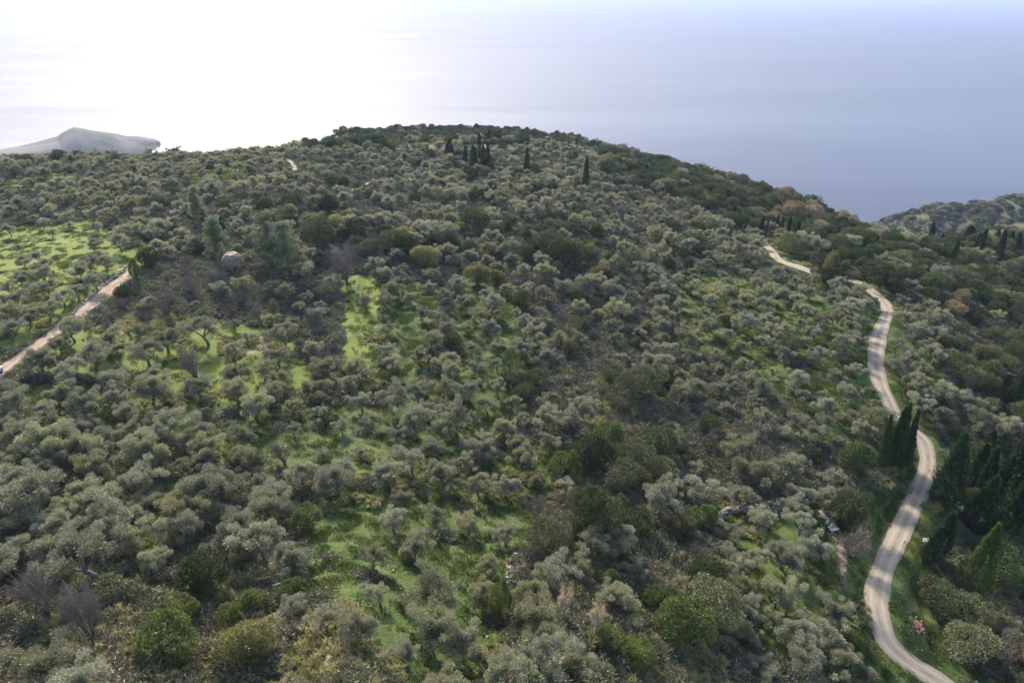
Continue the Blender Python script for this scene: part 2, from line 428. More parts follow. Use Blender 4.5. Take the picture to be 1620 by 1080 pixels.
ROAD_PIX = [(1530,1120),(1483,1080),(1437,1040),(1405,1003),(1388,953),(1396,903),(1419,853),(1442,803),(1463,753),(1468,727),(1459,700),(1438,676),
            (1417,655),(1404,633),(1392,600),(1386,567),(1390,533),(1400,505),(1405,490),(1394,473),(1375,457),(1358,447),(1338,441),(1318,438),(1290,430),(1262,421),(1243,415),(1230,407),(1221,397),(1211,388),(1202,379),(1190,370)]
ROAD_W = [3.5]*10 + [3.4]*4 + [3.6,3.8,3.9]+[3.6]*15
TRACKS = {
 'road': centre_line(ROAD_PIX, ROAD_W[:len(ROAD_PIX)]),
 'track_left': centre_line([(-70,640),(-20,605),(10,582),(60,545),(110,510),(150,478),(180,454),(205,434),(232,408),(270,378),(300,366)], [3.4]*5+[4.6,4.6,3.8]+[2.0,1.8,1.6]),
 'track_far': centre_line([(452,252),(461,258),(466,266),(467,273)], 2.0),
 'path_middle': centre_line([(545,306),(572,296),(590,289),(615,281)], 1.8),
}
RP = np.vstack([t for t in TRACKS.values()])

def road_dist(x, y):
    """distance to the nearest track centre, that centre's height, half width"""
    x = np.asarray(x, float).ravel(); y = np.asarray(y, float).ravel()
    D = np.full(x.shape, 1e9); Zr = np.zeros(x.shape); W = np.zeros(x.shape)
    xmin, xmax, ymin, ymax = RP[:, 0].min()-12, RP[:, 0].max()+12, RP[:, 1].min()-12, RP[:, 1].max()+12
    idx = np.nonzero((x > xmin) & (x < xmax) & (y > ymin) & (y < ymax))[0]
    for i in range(0, len(idx), 5000):
        j = idx[i:i+5000]
        d = np.hypot(x[j, None]-RP[None, :, 0], y[j, None]-RP[None, :, 1]); k = d.argmin(1)
        D[j] = d[np.arange(len(j)), k]; Zr[j] = RP[k, 2]; W[j] = RP[k, 3]*0.5
    return D, Zr, W

def ground(x, y, detail=True):
    x = np.asarray(x, float); sh = x.shape
    z = np.array(height(x, y), float).ravel()
    d, zr, w = road_dist(x, y)
    far = np.clip((np.hypot(x, np.asarray(y, float)).ravel()-150)/200, 0, 1)
    k = np.clip(1 - (d - w - 0.5 - 1.5*far)/(2.6+2*far), 0, 1); k = k*k*(3-2*k)
    z = z*(1-k) + (zr - 0.10 - 0.25*far)*k
    return z.reshape(sh)

# ---------------------------------------------------------------- land cover, outlined where the photo shows it
def inside(poly, u, v):
    u = np.asarray(u, float); v = np.asarray(v, float); c = np.zeros(u.shape, bool); n = len(poly)
    for i in range(n):
        (x1, y1), (x2, y2) = poly[i], poly[(i+1) % n]
        k = ((y1 > v) != (y2 > v)); xx = (x2-x1)*(v-y1)/((y2-y1) if y2 != y1 else 1e-9)+x1
        c ^= k & (u < xx)
    return c
GRASS = [  # the highest weights also paint the grass as sunlit
 ([(-80,372),(150,350),(240,385),(228,425),(110,505),(40,548),(-80,560)], 1.0),
 ([(50,545),(200,500),(330,505),(430,515),(470,540),(500,610),(400,640),(250,620),(70,590)], .97),
 ([(542,436),(602,436),(598,520),(584,585),(536,578)], 1.0),
 ([(600,440),(690,450),(700,560),(650,610),(560,620),(590,540)], .78),
 ([(20,600),(400,640),(600,640),(720,570),(720,430),(760,430),(800,450),(840,520),(850,600),(780,710),(640,765),(420,745),(200,690),(20,650)], .6),
 ([(480,790),(700,760),(870,690),(900,720),(850,830),(800,900),(800,1100),(470,1100),(470,950)], .72),
 ([(900,570),(960,560),(1000,640),(960,680),(880,660)], .4),
 ([(1080,430),(1280,440),(1380,480),(1370,560),(1375,640),(1350,740),(1290,700),(1230,620),(1120,560),(1060,500)], .8),
 ([(1130,790),(1300,780),(1370,830),(1390,900),(1370,960),(1420,1100),(1280,1100),(1160,960)], .9),
 ([(1420,480),(1470,480),(1500,640),(1470,680),(1420,640)], .8),
 ([(1400,760),(1450,800),(1380,930),(1340,900)], .8),
 ([(1420,860),(1480,900),(1500,1040),(1620,1100),(1480,1080),(1400,960)], .8),
 ([(290,262),(400,262),(430,290),(300,300)], .9),
 ([(0,255),(130,262),(110,310),(0,300)], .6),
 ([(890,268),(925,278),(915,288),(885,280)], 1.0),
 ([(200,850),(260,860),(240,910),(190,900)], .8),
 ([(740,420),(860,470),(900,520),(860,560),(780,520)], .5),
]
DRY = [
 ([(130,930),(330,920),(560,960),(640,1100),(60,1100)], 1.0),
 ([(1100,660),(1200,650),(1260,780),(1100,810),(1060,740)], .7),
 ([(880,480),(960,520),(1090,650),(1060,720),(900,600)], .8),
 ([(200,425),(400,420),(460,440),(420,500),(180,530),(130,520)], .8),
 ([(830,870),(1060,860),(1140,900),(1150,1100),(900,1100)], .55),
 ([(930,330),(1000,360),(1040,450),(960,440),(880,370)], .8),
 ([(800,440),(860,480),(900,560),(860,520)], .7),
 ([(350,540),(430,525),(440,560),(360,570)], .7),
]
DIRT = [
 ([(1295,800),(1320,800),(1342,870),(1340,940),(1325,930),(1322,860)], .75),
 ([(1060,690),(1110,690),(1110,720),(1060,720)], .5),
 ([(1120,820),(1140,830),(1142,880),(1110,900)], .7),
]
def cover(u, v, table):
    f = np.zeros(np.shape(u))
    for poly, a in table: f = np.where(inside(poly, u, v), np.maximum(f, a), f)
    return f

# ---------------------------------------------------------------- the hillside
def graded(lo, hi, c0, c1, s, grow, smax):
    a = list(np.arange(c0, c1, s)); st = s; p = a[-1]
    while p < hi: st = min(st*grow, smax); p += st; a.append(p)
    st = s; p = c0; b = []
    while p > lo: st = min(st*grow, smax); p -= st; b.append(p)
    return np.array(b[::-1] + a)
gx = graded(-1100, 1100, -95, 110, 0.75, 1.03, 14)
gy = graded(-60, 1450, 38, 165, 0.75, 1.02, 9)
GX, GY = np.meshgrid(gx, gy, indexing='ij'); GZ = ground(GX, GY)
nx, ny = GX.shape
I = np.arange(nx*ny).reshape(nx, ny)
F = np.stack([I[:-1, :-1], I[1:, :-1], I[1:, 1:], I[:-1, 1:]], -1).reshape(-1, 4)
me = mesh_np('hillside', np.stack([GX, GY, GZ], -1).reshape(-1, 3), [F], [ground_mat()], smooth=True)
pu, pv, pd = project(GX.ravel(), GY.ravel(), GZ.ravel())
jx = 9*fbm(GX.ravel(), GY.ravel(), 7, 31); jy = 9*fbm(GX.ravel(), GY.ravel(), 7, 41)
rd, _, rw = road_dist(GX.ravel(), GY.ravel())
vis = (pd > 5)
ga = cover(pu+jx, pv+jy, GRASS)*vis
verge = np.clip((7-rd)/3, 0, 1)*np.clip((GX.ravel()-20)/10, 0, 1); ga = np.maximum(ga, 0.8*verge)
da = cover(pu+jx, pv+jy, DRY)*vis
tp = terrace_phase(GX.ravel(), GY.ravel(), base_height(GX.ravel(), GY.ravel()))
riser = np.clip(1-np.abs(tp-.5)/.13, 0, 1)*np.clip((300-np.hypot(GX.ravel(), GY.ravel()))/80, 0, 1)
dd = np.maximum(.28*riser, cover(pu+jx*.5, pv+jy*.5, DIRT)*vis, 0.75*np.clip((rw+1.1-rd)/0.9, 0, 1))
ga = np.where(vis, np.maximum(ga, .38), ga)
for nme, arr in (('grass', ga), ('dry', da), ('dirt', dd)):
    at = me.attributes.new(nme, 'FLOAT', 'POINT'); at.data.foreach_set('value', arr.astype(np.float32))
tag(link('hillside', me), kind='structure')

def strip(name, C, mat, lift=0.06, lab=None):
    d = np.gradient(C[:, :2], axis=0); d /= np.linalg.norm(d, axis=1, keepdims=True)
    nrm = np.stack([-d[:, 1], d[:, 0]], 1); K = 9; V = []; A = []
    wob = 1 + 0.20*fbm(C[:, 0], C[:, 1], 5, 77); 
    for k in range(K):
        a = -1 + 2*k/(K-1)
        P = C[:, :2] + nrm*(a*0.5*C[:, 3]*.9*wob)[:, None]
        z = C[:, 2] + lift - 0.05*(abs(abs(a)-0.5) < 0.15) - 0.10*(abs(a) > 0.95)
        V.append(np.column_stack([P, z])); A.append(np.full(len(C), a))
    n = len(C); V = np.stack(V, 1).reshape(-1, 3); A = np.stack(A, 1).ravel()
    I = np.arange(n*K).reshape(n, K)
    F = np.stack([I[:-1, :-1], I[:-1, 1:], I[1:, 1:], I[1:, :-1]], -1).reshape(-1, 4)
    me = mesh_np(name, V, [F], [mat], smooth=True)
    at = me.attributes.new('across', 'FLOAT', 'POINT'); at.data.foreach_set('value', A.astype(np.float32))
    return tag(link(name, me), kind='structure')
tm1 = track_mat('dirt_road', (0.155,0.127,0.097), (0.24,0.20,0.155), (0.09,0.10,0.045))
tm2 = track_mat('red_track', (0.16,0.115,0.085), (0.27,0.205,0.155), (0.12,0.11,0.06))
strip('dirt_road', TRACKS['road'], tm1)
strip('dirt_track', TRACKS['track_left'], tm2, 0.08)
strip('far_path', TRACKS['track_far'], tm1, 0.4)
strip('foot_path', TRACKS['path_middle'], tm1, 0.35)

# ---------------------------------------------------------------- sea, headland, far hill
def grid_obj(name, X, Y, Z, mat):
    n, m = X.shape; I = np.arange(n*m).reshape(n, m)
    F = np.stack([I[:-1, :-1], I[1:, :-1], I[1:, 1:], I[:-1, 1:]], -1).reshape(-1, 4)
    o = link(name, mesh_np(name, np.stack([X, Y, Z], -1).reshape(-1, 3), [F], [mat], smooth=True)); return tag(o, kind='structure')
sx = np.linspace(-60000, 60000, 25); sy = np.concatenate([[-800], np.linspace(0, 80000, 25)])
X, Y = np.meshgrid(sx, sy, indexing='ij'); grid_obj('sea', X, Y, X*0, sea_mat())

# headland: crest line and shore line seen on the left, 2.4 km off
crest = np.array([(-260,262),(-120,252),(-50,249),(0,246),(15,241),(40,236),(60,232),(80,226),(92,222),(100,214),(110,208),(118,204.5),(128,205.5),(145,209),(170,212),(182,214),(200,218.5),(215,218),(232,219.5),(244,220.5),(251,222.5),(254,226)], float)
shore = np.interp(crest[:, 0], [-260,-100,0,100,200,253,254], [1600,1690,1810,1962,2128,2264,2282])
depth = np.interp(crest[:, 0], [-260,0,100,200,240,254], [270,260,230,150,80,14])
ts = np.linspace(0, 1, 200); ci = np.interp(ts, np.linspace(0, 1, len(crest)), np.arange(len(crest)))
cu = np.interp(ci, np.arange(len(crest)), crest[:, 0]); cv = np.interp(ci, np.arange(len(crest)), crest[:, 1])
cs = np.interp(ci, np.arange(len(crest)), shore); cd = np.interp(ci, np.arange(len(crest)), depth)
dx, dy, dz = ray(cu, cv); hx = np.hypot(dx, dy); ux, uy = dx/hx, dy/hx
rc = cs + cd; zc = H + dz/hx*rc
prof = np.linspace(-0.12, 2.2, 60)
R = cs[:, None] + cd[:, None]*prof[None]
k = np.where(prof < 1, np.sin(np.clip(prof, -.2, 1)*math.pi/2)**1.0, np.cos(np.clip((prof-1)/1.2, 0, 1)*math.pi/2))
X = ux[:, None]*R; Y = uy[:, None]*R
Z = zc[:, None]*k[None] + fbm(X, Y, 90, 91, 4)*9*np.clip(1-np.abs(k[None]-0.5)*1.9, 0, 1)
Z = np.where(prof[None] < 0, prof[None]*40, Z); Z[:, -1] = -5
def hill_mat(name, c1, c2, c3, s1, s2):
    m, nt, b = new_mat(name)
    c = mixrgb(nt, ramp(nt, noise(nt, s1, 5, .6), .35, .65), c1, c2)
    c = mixrgb(nt, ramp(nt, noise(nt, s2, 4, .6), .5, .62), c, c3)
    nt.links.new(c, b.inputs['Base Color']); b.inputs['Roughness'].default_value = .95; b.inputs['Specular IOR Level'].default_value = 0.1
    return m
grid_obj('headland', X, Y, Z, hill_mat('headland_scrub', (0.03,0.036,0.022), (0.055,0.058,0.04), (0.10,0.09,0.075), 0.02, 0.008))

# far hill across the gap on the right, 900 m off
fu = np.array([(1330,372),(1370,362),(1395,350),(1430,340),(1450,333),(1480,326),(1520,323.5),(1545,321),(1575,318),(1600,312),(1625,307),(1680,300),(1800,290),(2000,290)], float)
cu = np.linspace(1330, 2000, 160); cv = np.interp(cu, fu[:, 0], fu[:, 1]) + 1.2*fbm(cu, cu*0, 30, 3)
dx, dy, dz = ray(cu, cv); hx = np.hypot(dx, dy); ux, uy = dx/hx, dy/hx
rc = 980.0; zc = H + dz/hx*rc
rr = np.linspace(620, 1500, 120); q = rr - rc
def fh_drop(q): return np.where(q < 0, 0.30*np.abs(q) + 0.0002*q*q, 0.55*q + 0.0005*q*q)
X = ux[:, None]*rr[None]; Y = uy[:, None]*rr[None]
Z = zc[:, None] - fh_drop(q)[None] + fbm(X, Y, 60, 71, 4)*8*np.clip(np.abs(q)/60, 0, 1)[None]
Z = np.maximum(Z, -4)
FH = (X, Y, Z)
grid_obj('far_hill', X, Y, Z, hill_mat('far_hill_scrub', (0.042,0.047,0.024), (0.062,0.065,0.034), (0.08,0.078,0.045), 0.15, 0.05))
# ---------------------------------------------------------------- plant shapes (each kind: a few variants; mesh data shared by the copies)
def unit(r, n):
    a = r.normal(size=(n, 3)); return a/np.linalg.norm(a, axis=1, keepdims=True)

def olive_mesh(seed):
    """crown 4.2 m wide, top near 4 m; feathery tufts carried by forking limbs"""
    r = np.random.default_rng(seed); c = MB(); t = MB()
    lean = r.normal(size=2)*0.25
    fork = np.array([lean[0], lean[1], 1.0+0.3*r.random()])
    t.tube([(0, 0, -0.3), (lean[0]*.3, lean[1]*.3, 0.5), fork], [0.26, 0.19, 0.16], 7)
    nb = r.integers(3, 6); a0 = r.random()*6.28; tufts = []
    for i in range(nb):
        a = a0 + 6.28*i/nb + r.normal()*0.3; R = 1.0+0.7*r.random(); zt = 2.2+0.9*r.random()
        end = np.array([R*math.cos(a), R*math.sin(a), zt]) + np.array([lean[0], lean[1], 0])
        mid = fork*.5 + end*.5 + np.array([0, 0, -0.15])
        t.tube([fork - (0, 0, .05), mid, end], [0.12, 0.08, 0.03], 5)
        for k in range(r.integers(6, 10)):
            e = end + r.normal(size=3)*np.array([.62, .62, .42]); tufts.append(e)
            if k < 3: t.tube([mid*.6+end*.4, e], [0.05, 0.015], 4)
    for k in range(8):
        a = r.random()*6.28; q = 0.9*r.random()
        tufts.append(np.array([q*math.cos(a)+lean[0], q*math.sin(a)+lean[1], 2.9+0.7*r.random()]))
    cen = np.array([lean[0], lean[1], 1.9])
    for e in tufts:
        rad = 0.33+0.30*r.random(); n = int(235*(rad/.48)**2)
        out = e-cen; out /= np.linalg.norm(out)
        P = e + unit(r, n)*rad*(r.random((n, 1))**0.4)*np.array([1, 1, .85])
        D = (P-e)/rad*0.9 + out*0.55 + np.array([0, 0, .35]) + r.normal(size=(n, 3))*0.45
        c.blades(P, D, 0.16+0.14*r.random(n), 0.048+0.028*r.random(n), r)
    return c, t

def dome_mesh(seed, R=2.4, Hh=3.9, lobes=46, per=165, leaf=(0.14, 0.095), base=0.5, spiky=0.3, low=False):
    """dense evergreen: lobed dome of broad leaves over short stems"""
    r = np.random.default_rng(seed); c = MB(); t = MB()
    for i in range(3):
        a = r.random()*6.28
        t.tube([(0.1*i, 0, -0.3), (0.35*math.cos(a), 0.35*math.sin(a), Hh*.3), (0.8*math.cos(a), 0.8*math.sin(a), Hh*.62)], [0.17, 0.12, 0.05], 5)
    sx, sy = 1+0.22*r.normal(), 1+0.22*r.normal()
    cz = base + (Hh-base)*0.42
    for i in range(lobes):
        d = unit(r, 1)[0]; d[2] = abs(d[2])*1.1 - 0.35*(r.random() < .45)
        d /= np.linalg.norm(d); q = 0.62+0.30*r.random()
        e = np.array([d[0]*R*q*sx, d[1]*R*q*sy, cz + d[2]*(Hh-cz)*q*(1 if d[2] > 0 else (cz-base)/(Hh-cz))])
        rad = (0.42+0.38*r.random())*R/2.4
        n = int(per*(rad/.6)**1.3)
        u = unit(r, n); u = np.where((u @ d)[:, None] < -0.2, -u, u)
        P = e + u*rad*(0.75+0.3*r.random((n, 1)))
        D = u*(0.4+spiky) + np.array([0, 0, .35]) + r.normal(size=(n, 3))*(0.75-spiky*.5)
        c.blades(P, D, leaf[0]*(.7+.6*r.random(n)), leaf[1]*(.7+.6*r.random(n)), r)
    n = 500
    u = unit(r, n); P = u*np.array([R*.62*sx, R*.62*sy, (Hh-base)*.36])*r.random((n, 1))**.4 + (0, 0, cz)
    c.blades(P, u + r.normal(size=(n, 3))*.5, 0.3, 0.22, r)
    return c, t

def bare_mesh(seed, R=2.0, Hh=3.0, n=1500, tree=False):
    """leafless: stems fanning into a haze of twigs"""
    r = np.random.default_rng(seed); c = MB(); t = MB()
    S = []
    for i in range(9):
        a = r.random()*6.28; q = R*(.35+.5*r.random()); zt = Hh*(.55+.3*r.random())
        e = np.array([q*math.cos(a), q*math.sin(a), zt]); m = e*np.array([.45, .45, .55])
        b0 = np.array([0, 0, Hh*.25 if tree else -.2])
        t.tube([b0, m, e], [0.07, 0.05, 0.015], 4); S.append((m, e))
        for k in range(4):
            f = m + (e-m)*r.random() ; g = f + (unit(r, 1)[0]*.6+(0, 0, .35))*R*.4; t.tube([f, g], [.03, .008], 3); S.append((f, g))
    if tree: t.tube([(0, 0, -.3), (0.05, 0, Hh*.28)], [.17, .1], 6)
    S = np.array(S); k = r.integers(0, len(S), n); f = r.random((n, 1))**.6
    P = S[k, 0]*(1-f) + S[k, 1]*f + r.normal(size=(n, 3))*R*.10
    D = (P - np.array([0, 0, Hh*.2]))*np.array([.5, .5, .6]) + (0, 0, .35) + r.normal(size=(n, 3))*.5
    c.blades(P, D, (0.35+0.35*r.random(n))*R/2, 0.028, r)
    return c, t

def cypress_mesh(seed, Hh=10.0, R=1.15, n=4200, pw=0.5):
    r = np.random.default_rng(seed); c = MB(); t = MB()
    t.tube([(0, 0, -.4), (0, 0, Hh*.5), (0, 0, Hh*.97)], [.2, .12, .02], 6)
    f = r.random(n)**0.85; a = r.random(n)*6.283
    ph = r.random(6)*6.28
    flute = 1 + 0.20*np.sin(a*5+ph[0]+f*3) + 0.15*np.sin(a*3+ph[1]-f*6) + 0.10*np.sin(f*22+ph[2]+a*2) + 0.08*np.sin(f*41+ph[3]-a*3)
    rad = R*np.minimum(1, (f/0.10+.35))*np.clip(1-f, 0, 1)**pw*1.05*flute*(0.78+0.3*r.random(n))
    P = np.stack([rad*np.cos(a), rad*np.sin(a), 0.35 + f*(Hh-.9)], 1)
    D = np.stack([np.cos(a)*.35, np.sin(a)*.35, np.full(n, 1.15)], 1) + r.normal(size=(n, 3))*.22
    c.blades(P, D, 0.38+0.3*r.random(n), 0.13, r)
    return c, t

def pine_mesh(seed, Hh=10.0, R=4.0, clear=0.15):
    r = np.random.default_rng(seed); c = MB(); t = MB()
    t.tube([(0, 0, -.4), (0.15, 0, Hh*.5), (0.1, .1, Hh*.95)], [.28, .18, .04], 7)
    for i in range(46):
        f = clear + (1-clear)*r.random()**.9; z = Hh*f; L = R*(1-f*.8)*(.55+.45*r.random())*min(1, .5+(f-clear)*4); a = r.random()*6.28
        d = np.array([math.cos(a), math.sin(a), .12+.25*f]); e = np.array([0, 0, z]) + d*L
        t.tube([(0.1, 0, z), e], [.06, .015], 4)
        m = int(26*L)+14; q = r.random((m, 1))**.6
        P = np.array([0, 0, z]) + d*L*q + r.normal(size=(m, 3))*np.array([.38, .38, .22])
        k = np.repeat(P, 9, 0)
        c.blades(k, unit(r, len(k))*.7 + d*.6 + (0, 0, .5), .30+.15*r.random(len(k)), .06, r)
    return c, t

def ground_tuft(seed, kind):
    r = np.random.default_rng(seed); c = MB()
    if kind == 'grass':
        n = 130; a = r.random(n)*6.28; q = 0.75*np.sqrt(r.random(n))
        P = np.stack([q*np.cos(a), q*np.sin(a), np.full(n, -.03)], 1)
        c.blades(P, r.normal(size=(n, 3))*.45 + (0, 0, .9), .14+.16*r.random(n), .07, r)
    elif kind == 'straw':
        for k in range(9):
            a = r.random()*6.28; q = .9*math.sqrt(r.random()); e = np.array([q*math.cos(a), q*math.sin(a), 0]); n = 26
            P = e + r.normal(size=(n, 3))*(.08, .08, 0); d = unit(r, n)*.6; d[:, 2] = abs(d[:, 2])+.45
            c.blades(P, d, .3+.35*r.random(n), .06, r)
    else:
        n = 330; u = unit(r, n); u[:, 2] = abs(u[:, 2]); lob = 1+.3*np.sin(3*np.arctan2(u[:, 1], u[:, 0])+r.random()*6)
        P = u*np.array([1.0, 1.0, .62])*(.6+.45*r.random((n, 1)))*lob[:, None]
        c.blades(P, u*.5 + r.normal(size=(n, 3))*.7 + (0, 0, .2), .2+.25*r.random(n), .05+.05*r.random(n), r)
    return c

KINDS = {}
def kind(key, name, cat, makers, leaf, bark, width, height_):
    KINDS[key] = dict(name=name, cat=cat, w=width, h=height_, var=[(c.mesh(name+'_crown', M[leaf]), t.mesh(name+'_trunk', M[bark], True)) for c, t in makers])
kind('olive', 'olive_tree', 'olive tree', [olive_mesh(100+i) for i in range(7)], 'olive', 'bark', 4.3, 3.9)
kind('ever', 'evergreen_oak', 'evergreen tree', [dome_mesh(200+i) for i in range(4)], 'ever', 'bark', 4.6, 3.9)
kind('glossy', 'laurel_bush', 'green bush', [dome_mesh(230+i, 2.2, 4.0, 30, 250, (.13, .10), .2, .15) for i in range(2)], 'glossy', 'bark', 4.4, 4.0)
kind('yellow', 'strawberry_bush', 'yellow-green bush', [dome_mesh(250+i, 2.2, 3.2, 48, 160, (.14, .09), .2, .6) for i in range(2)], 'yellow', 'bark', 4.3, 3.2)
kind('bare', 'leafless_shrub', 'leafless shrub', [bare_mesh(300+i) for i in range(3)], 'bare', 'bark', 4.2, 3.0)
kind('grey', 'dead_tree', 'leafless tree', [bare_mesh(320, 2.0, 3.8, 1100, True)], 'bare', 'palebark', 4.2, 3.8)
kind('autumn', 'autumn_tree', 'autumn tree', [dome_mesh(350+i, 2.6, 5.0, 50, 95, (.18, .10), 1.2, .4) for i in range(2)], 'autumn', 'bark', 5.2, 5.0)
kind('rust', 'withered_tree', 'withered tree', [bare_mesh(371, 1.2, 4.6, 1500, True)], 'rust', 'palebark', 2.6, 4.8)
kind('cypress', 'cypress_tree', 'cypress', [cypress_mesh(400, pw=.85), cypress_mesh(401, pw=.7), cypress_mesh(402, pw=.48)], 'cypress', 'bark', 2.4, 10.0)
kind('young', 'young_cypress', 'cypress', [cypress_mesh(420, 10, 1.5, 3600, .85)], 'young', 'bark', 3.0, 10.0)
kind('pine', 'pine_tree', 'pine', [pine_mesh(440), pine_mesh(441, 10, 4.2, .08)], 'pine', 'bark', 7.6, 10.0)
kind('stempine', 'pine_tree', 'pine', [pine_mesh(445, 10, 3.2, .38)], 'pine', 'bark', 5.6, 10.0)

